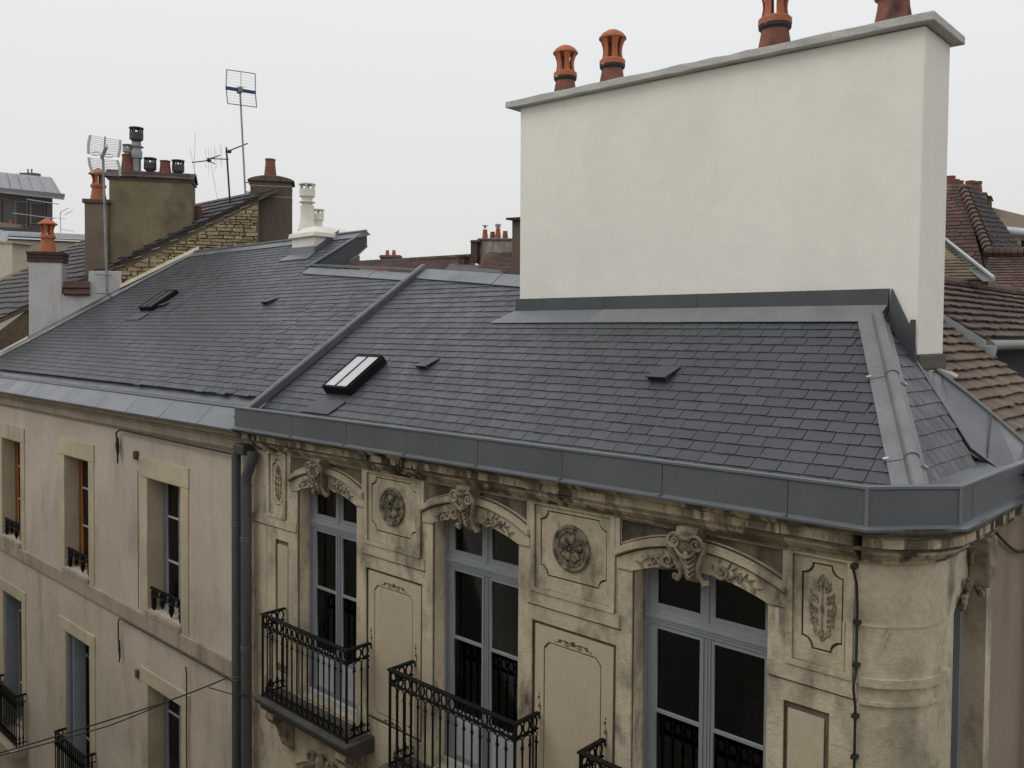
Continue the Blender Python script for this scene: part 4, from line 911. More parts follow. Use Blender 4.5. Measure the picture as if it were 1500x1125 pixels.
# railed balconies on the floor below
for a, b, _ in AX[:2]:
    if 1:
        bo = obj('balcony', MB().box(a - .12, b + .30, 5.70, 5.999, -8.90, -8.74), BAND, A, bevel=.01)
        x0, x1 = a + .02, b + .24; YB = 5.80; zt = -7.60; zb = -8.66
        rl = MB(); rl.sweep([(x0, 5.99), (x0, YB), (x1, YB), (x1, 5.99)], [(-.02, zt - .02), (.02, zt - .02), (.02, zt + .015), (-.02, zt + .015)]); obj('handrail', rl, IRON, bo)
        for z in (zt - .16, zb + .05): obj('rail_bar', MB().sweep([(x0, 5.99), (x0, YB), (x1, YB), (x1, 5.99)], [(-.008, z), (.008, z), (.008, z + .02), (-.008, z + .02)]), IRON, bo)
        P = [(x0 + (x1 - x0) * i / 14, YB) for i in range(15)] + [(x1, YB + .06), (x1, YB + .13)] + [(x0, YB + .06), (x0, YB + .13)]
        bb = MB().lathe(0, 0, 0, [(.013, 0), (.013, .12), (.022, .15), (.011, .2), (.011, .8), (.022, .84), (.013, .9), (.013, 1.05)], 7).mesh('baluster', smooth=40); bb.materials.append(IRON)
        for p in P: inst('baluster', bb, bo, Matrix.Translation((p[0], p[1], zb)))
# cornice stones and the zinc cladding above
x = AL; CA = [(-.02, -1.655), (.05, -1.655), (.055, -1.63), (.075, -1.62), (.08, -1.50), (.105, -1.49), (.11, -1.46), (.15, -1.43), (.19, -1.42), (.20, -1.395), (.20, -1.34), (-.02, -1.34)]
while x < -10.5:
    x2 = min(x + rng.uniform(1.3, 1.9), -10.46); x2 = -10.46 if -10.46 - x2 < .5 else x2
    obj('cornice_stone', MB().sweep([(x + .003, 6.0), (x2 - .003, 6.0)], [(o, z) for o, z in CA]), BAND, A, bevel=.004); x = x2
def az(x_): return -1.305 - .0 * (x_ + 10.4)
xs = [-10.44] + [-11.41 - 1.195 * i for i in range(16)]
for i in range(16):
    b_, a_ = xs[i], xs[i + 1]; o_ = 0
    obj('zinc_cladding', MB().hexa([(a_ + .014, 5.72 - o_, -1.315), (b_ - .003, 5.72 - o_, -1.315), (b_ - .003, 5.985 - o_, -1.065), (a_ + .003, 5.985 - o_, -1.065)], [(a_ + .003, 5.73, -1.345), (b_ - .003, 5.73, -1.345), (b_ - .003, 6.0, -1.10), (a_ + .003, 6.0, -1.10)]), ZINC_L, A)
obj('cladding_bed', MB().hexa([(AL, 5.735, -1.33), (-10.44, 5.735, -1.33), (-10.44, 5.99, -1.085), (AL, 5.99, -1.085)], [(AL, 5.76, -1.338), (-10.44, 5.76, -1.338), (-10.44, 6.0, -1.10), (AL, 6.0, -1.10)]), ZINC_DARK, A)
obj('end_plate', MB().prism([(-10.438, 5.71, -1.35), (-10.438, 5.99, -1.06), (-10.438, 6.0, -1.35)], (.01, 0, 0)), ZINC, A)
obj('gutter_bead', MB().sweep([(AL, 5.985), (-10.44, 5.985)], [(-.03, -1.07), (.012, -1.07), (.018, -1.055), (.01, -1.042), (-.03, -1.042)]), ZINC_L, A, 30)
obj('gutter_trough', MB().sweep([(AL, 6.0), (-10.56, 6.0)], [(-.015, -1.043), (-.03, -1.078), (-.33, -1.082), (-.43, -.945), (-.46, -.945), (-.40, -1.14), (-.015, -1.16)]), ZINC_L, A)
# roof
VX0, VX1 = -23.83, -20.95
def vx(y): return -23.48 + (y - 6.73) * (2.53 / 3.82)
roofA = deck('roof', [(vx(6.38) , 6.38, zr(6.38)), (-10.58, 6.38, zr(6.38)), (-10.58, 9.0, zr(9.0)), (-14.18, 9.42, zr(9.42)), (-13.84, 10.48, zr(10.48)), (vx(10.48), 10.48, zr(10.48))], ZINC_DARK, A)
pA = [[(vx(6.34), V(6.34)), (-14.18, V(6.34)), (-14.18, V(10.46)), (vx(10.46), V(10.46))], [(-14.18, V(6.34)), (-10.56, V(6.34)), (-10.56, V(9.0)), (-14.18, V(9.41))], [(-14.18, V(9.42)), (-13.84, V(10.46)), (-14.18, V(10.46))]]
shingles('slate', roofA, (0, YE, ZE), (1, 0, 0), RV, pA, .128, .222, SLATE, 300, seed=4, wj=.05, jit=.03, hooks=True)
strip('top_flashing', ((-14.15, 9.40), (-10.56, 9.00)), .22, 3, ZINC_L, A)
a_, b_ = Vector((-14.2, 9.43, zr(9.43))), Vector((-10.52, 9.03, zr(9.03)))
obj('top_coping', MB().hexa([a_ + Vector((0, -.04, .03)), b_ + Vector((0, -.04, .03)), b_ + Vector((0, .05, .03)), a_ + Vector((0, .05, .03))], [a_ + Vector((0, -.04, .075)), b_ + Vector((0, -.04, .075)), b_ + Vector((0, .05, .075)), a_ + Vector((0, .05, .075))]), ZINC, A, bevel=.006)
rg0, rg1 = Vector((-20.9, 10.47, zr(10.47))), Vector((-13.78, 10.47, zr(10.47)))
for i in range(5):
    p, q = rg0.lerp(rg1, i / 5), rg0.lerp(rg1, (i + 1) / 5 - .003)
    obj('ridge_flashing', MB().hexa([p + RN * .03 - RV * .2, q + RN * .03 - RV * .2, q + RN * .045 + RV * .02, p + RN * .045 + RV * .02], [p + RN * .015 - RV * .2, q + RN * .015 - RV * .2, q + RN * .02 + RV * .02 + Vector((0, .1, -.05)), p + RN * .02 + RV * .02 + Vector((0, .1, -.05))]), ZINC_L if i != 4 else ZINC_L, A)
obj('ridge_roll', MB().tube([rg0 + RN * .05, rg1 + RN * .05], .03, 8), ZINC, A, 40)
g0, g1 = Vector((-14.18, 9.42, zr(9.42))), Vector((-13.80, 10.48, zr(10.48)))
obj('gable_verge', MB().hexa([g0 + RN * .03 - Vector((.16, 0, 0)), g0 + RN * .05, g1 + RN * .05, g1 + RN * .03 - Vector((.16, 0, 0))], [g0 + RN * .015 - Vector((.16, 0, 0)), g0 + RN * .02, g1 + RN * .02, g1 + RN * .015 - Vector((.16, 0, 0))]), ZINC_L, A)
obj('gable_fascia', MB().hexa([g0 + Vector((.0, .02, -.02)), g0 + Vector((.22, .60, .02)), g1 + Vector((0, 0, -.26)), g1 + Vector((0, 0, .03))], [g0 + Vector((-.02, .02, -.02)), g0 + Vector((.20, .60, .02)), g1 + Vector((-.02, 0, -.26)), g1 + Vector((-.02, 0, .03))]), ZINC_DARK, A)
obj('fascia_bead', MB().tube([g0 + Vector((.22, .60, .01)), g1 + Vector((.01, 0, -.265))], .014, 6), ZINC_L, A, 40)
obj('rear_wing', MB().prism([atY(496, 410, 10.1), atY(527, 410, 10.1), atY(527, 374, 10.1), atY(496, 392, 10.1)], (-.25, .06, 0)), BROWN_R, A)
obj('rear_wall', MB().box(-20.5, -14.9, 10.6, 10.7, -3, 1.8), BROWN_R, A)
# skylight and vents on this roof
skylight(A, ((206, 448), (219, 450), (254, 427), (242, 425)), .10, mat('dull_glass', (.10, .105, .10), (.07, .075, .07), 3, .1, 20, .2), IRON)
vent(A, 236, 451, .2, .2, lift=.05); vent(A, 389, 448, .22, .24, lift=.07)
# white painted stack with two flues
wc = obj('chimney', MB().prism([(-15.62, 9.92, zr(9.92) - .1), (-14.80, 9.92, zr(9.92) - .1), (-14.80, 9.92, 1.90), (-15.62, 9.92, 1.90)], (0, 1.0, 0)), WHITE_PAINT, A, bevel=.015)
obj('ledge', MB().prism([(-15.68, 9.86, 1.90), (-14.74, 9.86, 1.90), (-14.76, 9.88, 2.0), (-15.66, 9.88, 2.0)], (0, 1.12, 0)), WHITE_PAINT, wc, bevel=.015)
t_ = MB(); t_.add([(-15.62, 9.9, 2.0), (-14.8, 9.9, 2.0), (-14.8, 10.96, 2.0), (-15.62, 10.96, 2.0), (-15.40, 10.1, 2.14), (-15.0, 10.1, 2.14), (-15.0, 10.8, 2.14), (-15.40, 10.8, 2.14)], [(0, 3, 2, 1), (4, 5, 6, 7), (0, 1, 5, 4), (1, 2, 6, 5), (2, 3, 7, 6), (3, 0, 4, 7)])
obj('shoulder', t_, WHITE_PAINT, wc, bevel=.02)
obj('zinc_skirt', MB().prism([(-15.66, 9.90, zr(9.9) - .02), (-14.77, 9.90, zr(9.9) - .02), (-14.77, 9.90, zr(9.9) + .17), (-15.66, 9.90, zr(9.9) + .17)], (0, .018, 0)), ZINC_L, wc)
obj('zinc_foot', MB().prism([Vector((x_, y_, zr(y_))) + RN * .03 for x_, y_ in ((-15.8, 9.72), (-14.72, 9.72), (-14.76, 9.9), (-15.66, 9.9))], -RN * .01), ZINC_L, wc)
obj('zinc_cheek', MB().prism([(-14.79, 9.92, zr(9.92)), (-14.79, 10.5, zr(10.5)), (-14.79, 10.5, zr(10.5) + .12), (-14.79, 9.92, zr(9.92) + .12)], (.015, 0, 0)), ZINC, wc)
FX = atY(450, 330, 10.25).x; FX2 = atY(465.5, 330, 10.62).x
fl = MB(); fl.lathe(FX, 10.25, 2.1, [(.20, 0), (.15, .16), (.135, .3), (.14, .45), (.14, .52), (.11, .53), (.11, .58), (.17, .585), (.17, .60), (.11, .61), (.11, .70)], 18); obj('flue', fl, WHITE_PAINT, wc, 30)
metal_cowl(wc, FX, 10.25, 2.66, WHITE_PAINT, .165, .42)
obj('flue', MB().lathe(FX2, 10.62, 2.05, [(.15, 0), (.10, .1), (.10, .3)], 14), WHITE_PAINT, wc, 30); metal_cowl(wc, FX2, 10.62, 2.24, WHITE_PAINT, .13, .36)
# skewed party wall line: local axes along it (e1) and towards the viewer (nS)
S0 = Vector((-23.48, 6.73, -.74)); e1 = Vector((2.53, 3.82, 0)).normalized(); nS = Vector((e1.y, -e1.x, 0))
def onS(px, py, off=0): return atP(px, py, S0 - nS * off, nS)
def obox(mb, p, q, depth_, z0, z1, grow=0, front=0):   # upright box whose front runs from p to q
    p = Vector((p.x, p.y, 0)) - e1 * grow + nS * (grow + front); q = Vector((q.x, q.y, 0)) + e1 * grow + nS * (grow + front); d = -nS * (depth_ + 2 * grow)
    return mb.prism([p + Vector((0, 0, z0)), q + Vector((0, 0, z0)), q + Vector((0, 0, z1)), p + Vector((0, 0, z1))], d)
# the verge flashing of the slates against that wall
v0, v1 = Vector((vx(6.2), 6.2, zr(6.2))), Vector((vx(10.48), 10.48, zr(10.48)))
obj('verge_flashing', MB().hexa([v0 + Vector((.02, 0, .02)), v0 + Vector((.22, 0, .03)), v1 + Vector((.16, 0, .03)), v1 + Vector((.02, 0, .02))], [v0 + Vector((0, 0, .13)), v0 + Vector((.06, 0, .12)), v1 + Vector((.05, 0, .12)), v1 + Vector((0, 0, .13))]), ZINC, A)

# downpipes at the joint of the two houses
def downpipe(parent, x_, bend, r_=.062):
    y = 5.88; P = [(x_, y, -1.66)] if not bend else [(x_ + .13, 5.90, -1.60), (x_ + .125, 5.89, -1.72), (x_ + .06, y, -1.86), (x_ + .0, y, -1.96)]
    P = [P[0]] + P[1:] + [(x_, y, -2.1 - i * .9) for i in range(9)]
    d = obj('downpipe', MB().tube(P, r_ if not bend else r_ * 1.06, 16), PIPE, parent, 50)
    for z in (-2.62 if not bend else -2.78, -4.25 if bend else -4.72, -6.4):
        k = MB()
        for dz in (-.02, .02): k.tube([((x_ + (r_ + .005) * math.cos(a)), y + (r_ + .005) * math.sin(a), z + dz) for a in [2 * math.pi * i / 16 for i in range(16)]], .007, 5, closed=True)
        obj('collar', k, ZINC_L, d, 50)
downpipe(A, -10.61, False); downpipe(B, -10.35, True, .066)
obj('gutter_outlet', MB().box(-10.56, -10.30, 5.80, 5.97, -1.66, -1.52), ZINC_DARK, A, bevel=.02)

# ================================================================== the old gabled house behind the party wall
Cc = thing('gabled_house', (-24, 9, GZ), 'old tiled house with rubble-stone gable rising left of the long slate roof', 'building')
def s_wall(name, px_poly, m, th=.35, off=0, parent=None, bevel=0):
    return obj(name, MB().prism([onS(x_, y_, off) for x_, y_ in px_poly], -nS * th), m, parent or Cc, bevel=bevel)
gw = s_wall('gable_wall', [(-40, 560), (35, 512), (178, 434), (290, 376), (376, 356), (376, 288), (165, 390), (178, 399)][0:0] or [(168, 445), (290, 388), (379, 372), (379, 294), (168, 394)], MORTAR_D, .3, .045)
# rubble courses, each stone a piece
def stones(parent, cliploop_px, rowh=.085):
    pts = [onS(x_, y_) for x_, y_ in cliploop_px]; loop = [((p - S0).dot(e1), p.z) for p in pts]
    if sum(loop[i - 1][0] * loop[i][1] - loop[i][0] * loop[i - 1][1] for i in range(len(loop))) < 0: loop = loop[::-1]
    z = min(q[1] for q in loop); of = rootoff(parent); n = 0
    while z < max(q[1] for q in loop):
        h = rowh * rng.uniform(.6, 1.35); s_ = min(q[0] for q in loop) - rng.random() * .3
        while s_ < max(q[0] for q in loop):
            w = rng.uniform(.12, .40); g = .008; j = lambda: rng.uniform(-.014, .014)
            q = clip([(s_ + g + j(), z + g + j()), (s_ + w / 2, z + g + j()), (s_ + w - g + j(), z + g + j()), (s_ + w - g + j(), z + h - g + j()), (s_ + w / 2, z + h - g + j()), (s_ + g + j(), z + h - g + j())], loop)
            if q and area2(q) > .004:
                c = sum((S0 + e1 * a for a, b in q), Vector()) / len(q); c.z = sum(b for a, b in q) / len(q); out_ = rng.uniform(.0, .03)
                back = [Vector(((S0 + e1 * a).x, (S0 + e1 * a).y, b)) - c for a, b in q]; fr = [p * .90 + nS * (.02 + out_) for p in back]; m_ = len(q)
                b_ = MB().add(back + fr, [tuple(range(m_, 2 * m_))] + [(i, (i + 1) % m_, (i + 1) % m_ + m_, i + m_) for i in range(m_)])
                me = b_.mesh('stone'); me.materials.append(RUBBLE); o = bpy.data.objects.new('stone', me); col.objects.link(o); o.parent = parent; o.location = c - nS * .03 - of; n += 1
            s_ += w
        z += h
    return n
stones(gw, [(177, 454), (378, 366), (378, 298), (177, 397)])
# roof plane: verge line and the street direction
q0, q1 = onS(165, 390), onS(376, 290); sv_ = (q1 - q0); sC = sv_.z / sv_.y
VC = Vector((0, 1, sC)).normalized(); NC = Vector((0, -sC, 1)).normalized()
def cline(y): t = (y - q0.y) / sv_.y; return q0 + sv_ * t
P0, P1_ = cline(6.4), cline(12.2)
rc_ = deck('roof', [P0, P1_, P1_ + Vector((-9, 0, 0)), P0 + Vector((-9, 0, 0))], MORTAR_D, Cc, .08)
kC = 1 / VC.y
O_ = Vector((0, q0.y, q0.z)) 
shingles('tile', rc_, O_, (1, 0, 0), VC, [[(P0.x - 7, (P0.y - q0.y) * kC), (P0.x - .02, (P0.y - q0.y) * kC), (P1_.x - .02, (P1_.y - q0.y) * kC), (P1_.x - 9, (P1_.y - q0.y) * kC)]], .30, .26, TILE_DK, 200, thick=.025, lift=.03, gap=.008, seed=12, jit=.12)
# stepped verge tiles riding on the gable
n = 24
for i in range(n):
    a, b = cline(8.9 + (11.75 - 8.9) * i / n), cline(8.9 + (11.75 - 8.9) * (i + 1.25) / n); up_ = NC * (.03 + rng.uniform(0, .02))
    for (dn, w0, w1, m_) in ((0, .22, -.02, TILE_DK), (-.055, .10, -.045, TILE_DK), (-.11, .05, -.03, BAND)):
        if m_ is BAND and i % 3: continue
        obj('verge_tile', MB().hexa([a + up_ + NC * (dn + .035) + nS * -w0, a + up_ + NC * (dn + .035) - nS * w1, b + up_ + NC * dn - nS * w1, b + up_ + NC * dn + nS * -w0], [a + up_ + NC * (dn + .005) + nS * -w0, a + up_ + NC * (dn + .005) - nS * w1, b + up_ + NC * (dn - .03) - nS * w1, b + up_ + NC * (dn - .03) + nS * -w0]), m_, Cc)
# cream fillets along the slates, whitewashed party wall, brown wall on the far left
def fillet(pa, pb, th=.09):
    a, b = onS(*pa), onS(*pb); obj('cream_fillet', MB().hexa([a + nS * .10, b + nS * .10, b - nS * .12, a - nS * .12], [a + nS * .06 + Vector((0, 0, th)), b + nS * .06 + Vector((0, 0, th)), b - nS * .12 + Vector((0, 0, th)), a - nS * .12 + Vector((0, 0, th))]), CREAM, Cc, bevel=.01)
fillet((176, 423), (292, 366), .10); fillet((-40, 542), (42, 498), .10)
s_wall('brown_wall', [(-60, 570), (42, 508), (42, 452), (-60, 530)], mat('mottled_brown_wall', (.13, .095, .062), (.08, .06, .042), 4, .2, 20, .95, .4, 25), .3, .06)
s_wall('party_wall', [(42, 503), (92, 475), (178, 432), (178, 397), (130, 397), (128, 431), (92, 431), (42, 431)], GREY_WHITE, .34, -.02, bevel=.015)
p, q = onS(42, 400, -.03), onS(90.5, 400, -.03)
w1_ = obj('chimney', obox(MB(), p, q, .45, -.6, onS(60, 384, -.03).z), GREY_WHITE, Cc, bevel=.015)
zt = onS(60, 384, -.03).z
for k in range(3): obj('brick_course', obox(MB(), p, q, .45, zt + .004 + k * .088, zt + .084 + k * .088, .035 + .012 * (k == 2)), BRICK_D, w1_, bevel=.008)
c = (p + q) / 2 - nS * .22; pot(w1_, c.x, c.y, zt + .268, k=1.28, r0=.155, r1=.115, roof='point')
for k in range(2):   # patch of newer tiles between the two upstands
    a, b = onS(93, 412 + 9 * k, -.10), onS(131, 412 + 9 * k, -.10); d_ = onS(93, 421 + 9 * k, -.16), onS(131, 421 + 9 * k, -.16)
    obj('patch_tile', MB().hexa([a, b, d_[1], d_[0]], [a - nS * .05, b - nS * .05, d_[1] - nS * .05 - Vector((0, 0, .05)), d_[0] - nS * .05 - Vector((0, 0, .05))]), TILE_R, Cc)
# tan stack with a pot
p, q = onS(124, 350, .35), onS(158, 350, .35); zt = onS(140, 298, .35).z
t1_ = obj('chimney', obox(MB(), p, q, .6, .8, zt), TAN_R, Cc, bevel=.015); obj('cap', obox(MB(), p, q, .6, zt + .001, zt + .11, .05), BROWN_R, t1_, bevel=.02)
c = (p + q) / 2 - nS * .25; pot(t1_, c.x - .0, c.y, zt + .11, k=1.25, r0=.16, r1=.12, roof='point')
# broad ochre stack
p, q = onS(160, 350, .50), onS(281, 350, .50); zt = onS(220, 262, .50).z
o1_ = obj('chimney', obox(MB(), p, q, .75, 1.0, zt), OCHRE, Cc, bevel=.02)
L = (q - p).length; n = 13
for i in range(n):
    a = p + e1 * (L * i / n - .06); b = p + e1 * (L * (i + 1) / n + .06 - (.0 if i < n - 1 else .0)); tl = MB()
    for (s0, s1) in ((.07, -.30), (-.82, -.45)):
        A_1 = Vector((a.x, a.y, zt)) + nS * s0; B_1 = Vector((b.x, b.y, zt)) + nS * s0; A_2 = Vector((a.x, a.y, zt + .20)) + nS * s1; B_2 = Vector((b.x, b.y, zt + .20)) + nS * s1
        j = Vector((0, 0, rng.uniform(0, .015))); tl.hexa([A_1 + j, B_1 + j, B_2 + j, A_2 + j], [A_1 + Vector((0, 0, .03)) + j, B_1 + Vector((0, 0, .03)) + j, B_2 + Vector((0, 0, .03)) + j, A_2 + Vector((0, 0, .03)) + j])
    obj('cap_tile', tl, TILE_R, o1_)
obj('cap_bed', obox(MB(), p, q, .75, zt + .001, zt + .15, -.05), TILE_DK, o1_)
obj('corbel_course', obox(MB(), p, q, .75, zt - .06, zt - .001, .035), TILE_DK, o1_)
def on_stack(px, off=.88): return onS(px, 250, off)
zb = zt + .14
c = on_stack(187); pot(o1_, c.x, c.y, zb, k=1.35, h=.38, cowl=False, m=TERRA_OLD); metal_cowl(o1_, c.x, c.y, zb + .48, STEEL, .12, .30)
c = on_stack(200); obj('steel_flue', MB().lathe(c.x, c.y, zb, [(.11, 0), (.11, .42), (.14, .43), (.15, .6), (.12, .66), (.12, .72), (.18, .725), (.18, .74), (.12, .75), (.12, .84)], 16), STEEL, o1_, 30); metal_cowl(o1_, c.x, c.y, zb + .75, COWLM, .17, .48)
c = on_stack(220); metal_cowl(o1_, c.x, c.y, zb + .0, COWLM, .155, .46)
c = on_stack(242); pot(o1_, c.x, c.y, zb - .02, k=1.25, h=.34, cowl=False, m=TERRA_OLD)
c = on_stack(261); metal_cowl(o1_, c.x, c.y, zb - .02, COWLM, .155, .46)
c = on_stack(165, .7); 
for k in range(4): obj('ridge_tile', obox(MB(), on_stack(153, .6), on_stack(177, .6), .3, zt + .02 + k * .055, zt + .06 + k * .055, .0 - .012 * k), TILE_DK, o1_)
# dark stack with a rounded cap
p, q = onS(366.5, 330, .25), onS(427.5, 330, .25); zt = onS(390, 266, .25).z
d1_ = obj('chimney', obox(MB(), p, q, .7, 1.2, zt), BROWN_R, Cc, bevel=.02)
cp = []; L = (q - p).length
for i in range(13): t = i / 12; cp.append(p + e1 * (-.07 + (L + .14) * t) + Vector((0, 0, zt - p.z + .04 + .13 * math.sin(math.pi * t) ** .7)) + nS * .06)
obj('cap', MB().prism([p - e1 * .07 + nS * .06 + Vector((0, 0, zt - p.z + .001))] + cp + [q + e1 * .07 + nS * .06 + Vector((0, 0, zt - q.z + .001))], -nS * .84), BROWN_R, d1_, bevel=.02)
for dz in (.10, .38): obj('strap', obox(MB(), p, q, .7, zt - dz - .02, zt - dz, .006), STEEL, d1_)
c = onS(396, 250, .6); pot(d1_, c.x, c.y, zt + .13, k=1.3, h=.40, cowl=False, m=TERRA_OLD)
c = onS(289, 320, 1.2); pot(Cc, c.x, c.y, c.z - .1, k=1.2, h=.34, cowl=False, m=TERRA_OLD)

# ================================================================== antennas
def tubeobj(name, P, r_, m, parent, n=6): return obj(name, MB().tube(P, r_, n), m, parent, 50)
def panel_antenna(px, base, top, wpx, hpx, name_label, mast_m, bar_m, off, pxtop, nrod=14, bar=None, straps=(), tilt=.0):
    b = onS(base[0], base[1], off); t = onS(pxtop[0], pxtop[1], off)
    a_ = thing('television_antenna', (b.x, b.y, b.z), name_label, 'antenna')
    tubeobj('mast', [b, t], .032 if name_label.startswith('pale') else .022, mast_m, a_, 8)
    return a_, b, t
a1, b, t = panel_antenna(0, (157, 430), None, 0, 0, 'pale curved grid antenna on a tall mast by the whitewashed wall', STEEL, ALU, -.22, (151, 232))
pl = lambda x_, y_: onS(x_, y_, -.25)
gm = []
def gridhalf(c, parent):   # c: corner pixels tl,tr,br,bl
    for i in range(11):
        t_ = i / 10; l = (c[0][0] * (1 - t_) + c[3][0] * t_ , c[0][1] * (1 - t_) + c[3][1] * t_); r_ = (c[1][0] * (1 - t_) + c[2][0] * t_, c[1][1] * (1 - t_) + c[2][1] * t_)
        bow = 3 * math.sin(math.pi * t_) * (1 if c[0][1] < c[3][1] else 1)
        P = [pl(l[0] - 0, l[1]), pl((l[0] + r_[0]) / 2, (l[1] + r_[1]) / 2), pl(r_[0], r_[1])]; P[1] = P[1] - nS * .10
        tubeobj('reflector_rod', P, .006, ALU, parent)
    for (u_, v_) in ((c[0], c[3]), (c[1], c[2])):
        P = [pl(*u_), pl((u_[0] + v_[0]) / 2 + (-1.5 if u_ is c[0] else 1.5), (u_[1] + v_[1]) / 2), pl(*v_)]; tubeobj('side_bar', P, .032, ALU, parent)
gridhalf(((132, 198), (176, 205), (173, 230), (129.5, 225)), a1); gridhalf(((130, 231), (172, 235), (176, 258), (136, 254)), a1)
tubeobj('centre_bar', [pl(154, 200), pl(152, 228)], .018, STEEL, a1)
tubeobj('boom', [pl(149, 231), pl(163, 220) + nS * .5], .045, ALU, a1)
for s_ in (-1, 1):
    c = pl(151 + s_ * 9, 228 + s_ * 1.5) + nS * .1; obj('dipole_loop', MB().tube([c + e1 * .10 * math.cos(a) + Vector((0, 0, .045 * math.sin(a))) for a in [2 * math.pi * i / 14 for i in range(14)]], .010, 5, closed=True), ALU, a1, 50)
for y_ in (402, 429):
    tubeobj('wall_bracket', [onS(139, y_, -.24), onS(163, y_ + .5, -.24)], .018, STEEL, a1); tubeobj('bracket_arm', [onS(157, y_, -.24), onS(157, y_, .0)], .018, STEEL, a1)
a2 = thing('television_antenna', onS(359, 284, .1), 'tall mast with a wire grid antenna crossed by a dark blue bar', 'antenna')
m0 = onS(359.5, 286, .15); m1 = onS(351.5, 130, .15); tubeobj('mast', [m0, m1], .024, STEEL, a2, 8)
pl2 = lambda x_, y_: onS(x_, y_, .12)
C4 = ((332, 102), (374, 108), (376, 157), (333.5, 151.5)); midl, midr = (331, 128.5), (374, 135.5)
for c in ((C4[0], C4[1]), (C4[3], C4[2])): tubeobj('frame_rod', [pl2(*c[0]), pl2(*c[1])], .012, STEEL, a2)
tubeobj('frame_rod', [pl2(*C4[0]), pl2(*midl), pl2(*C4[3])], .014, STEEL, a2); tubeobj('frame_rod', [pl2(*C4[1]), pl2(*midr), pl2(*C4[2])], .014, STEEL, a2)
tubeobj('centre_rod', [pl2(353, 105), pl2(353, 130)], .008, STEEL, a2)
for i in range(1, 12):
    t_ = i / 12; l = (332 + 1 * t_, 102 + 49.5 * t_); r_ = (374 + 1.5 * t_, 108 + 49 * t_)
    if abs(t_ - .55) < .06: continue
    tubeobj('reflector_rod', [pl2(*l), pl2(*r_)], .0035, ALU, a2, 4)
obj('blue_bar', MB().hexa([pl2(330.5, 126.5), pl2(375, 134), pl2(375, 138.5), pl2(330.5, 131.5)], [pl2(330.5, 126.5) + nS * .06, pl2(375, 134) + nS * .06, pl2(375, 138.5) + nS * .06, pl2(330.5, 131.5) + nS * .06]), BLUE, a2, bevel=.01)
obj('feed_box', MB().box(*[v for pr in zip(pl2(353.5, 132) - Vector((.09, .09, .09)), pl2(353.5, 132) + Vector((.09, .0, .07))) for v in pr]), mat('olive_plastic', (.22, .22, .15), None, 4, .1, 20, .6), a2, bevel=.02)
tubeobj('director', [pl2(346, 127), pl2(362, 131) + nS * .2], .006, STEEL, a2)
for y_ in (267, 281): tubeobj('strap_arm', [onS(358, y_, .15), onS(368, y_ + .6, .24)], .016, STEEL, a2)
a3 = thing('television_antenna', onS(337, 297, .5), 'dark rake antenna with long arms on a short leaning mast', 'antenna')
pl3 = lambda x_, y_: onS(x_, y_, .5)
tubeobj('mast', [pl3(337, 298), pl3(331.5, 216)], .024, WIRE, a3, 8); tubeobj('boom', [pl3(330, 223), pl3(363, 210)], .016, WIRE, a3); tubeobj('boom', [pl3(335, 233.5), pl3(303, 232)], .014, WIRE, a3)
tubeobj('boom', [pl3(281, 238), pl3(306, 235)], .014, WIRE, a3); tubeobj('boom', [pl3(306, 233), pl3(322, 227.5)], .014, WIRE, a3); tubeobj('boom', [pl3(303, 235), pl3(315, 240)], .012, WIRE, a3)
for (x_, y0, y1) in ((301, 217, 246), (305, 216, 254), (309, 215, 240), (314, 212, 252), (316, 218, 246), (322, 209, 238), (324, 214, 246)): tubeobj('director', [pl3(x_, y0), pl3(x_ + 1, y1)], .004, ALU, a3, 4)
for c in ((306, 235), (336, 222)): obj('clamp', MB().ball(pl3(*c), .06, .06, .05, 8, 5), WIRE, a3)
a4 = thing('wire_aerial', onS(284, 320, .9), 'hair-thin bare wire aerial rising beside the ochre stack', 'aerial')
pl4 = lambda x_, y_: onS(x_, y_, .9)
for P in (((286, 195), (285, 235), (283.5, 320)), ((278, 217), (285, 250), (287, 258)), ((309, 240), (313, 262), (320, 300))): tubeobj('wire', [pl4(*k_) for k_ in P], .0045, STEEL, a4, 4)

# ================================================================== far roofs on the left
def pp(px, py, Y): return atY(px, py, Y)
def pxroof(parent, name, corners, m, expo=.16, width=.2, n_ind=0, t=.06, dm=None, piece='tile', seed=1, **kw):
    P = [pp(*c) for c in corners]; d = deck(name, P, dm or MORTAR_D, parent, t)
    u = (P[1] - P[0]).normalized(); n_ = u.cross(P[2] - P[0]).normalized(); v = n_.cross(u)
    if v.dot(P[2] - P[0]) < 0: v = -v
    poly = [((p - P[0]).dot(u), (p - P[0]).dot(v)) for p in P]
    shingles(piece, d, P[0], u, v, [poly], expo, width, m, n_ind, seed=seed, stuffname=piece + '_courses', **kw); return d, P, u, v
mh = thing('metal_roofed_building', pp(40, 340, 34), 'distant dark building with seamed grey metal roof at far left', 'building')
P = [pp(-30, 276, 32), pp(93, 289, 32), pp(76, 260, 35), pp(-30, 249, 35)]
rm_ = obj('roof', MB().prism(P, Vector((0, .1, -.25))), ZINC_L, mh)
for i in range(8):
    t_ = i / 7.2; a, b = P[0].lerp(P[1], min(t_, 1)), P[3].lerp(P[2], min(t_, 1)); obj('standing_seam', MB().tube([a + Vector((0, -.02, .03)), b + Vector((0, -.02, .03))], .05, 4), ZINC_L, rm_)
obj('fascia', MB().hexa([pp(-30, 276.5, 31.9), pp(95, 289.5, 31.9), pp(95, 284, 31.9), pp(-30, 271.5, 31.9)][::1], [pp(-30, 276.5, 32.1), pp(95, 289.5, 32.1), pp(95, 284, 32.1), pp(-30, 271.5, 32.1)]), ZINC_DARK, mh)
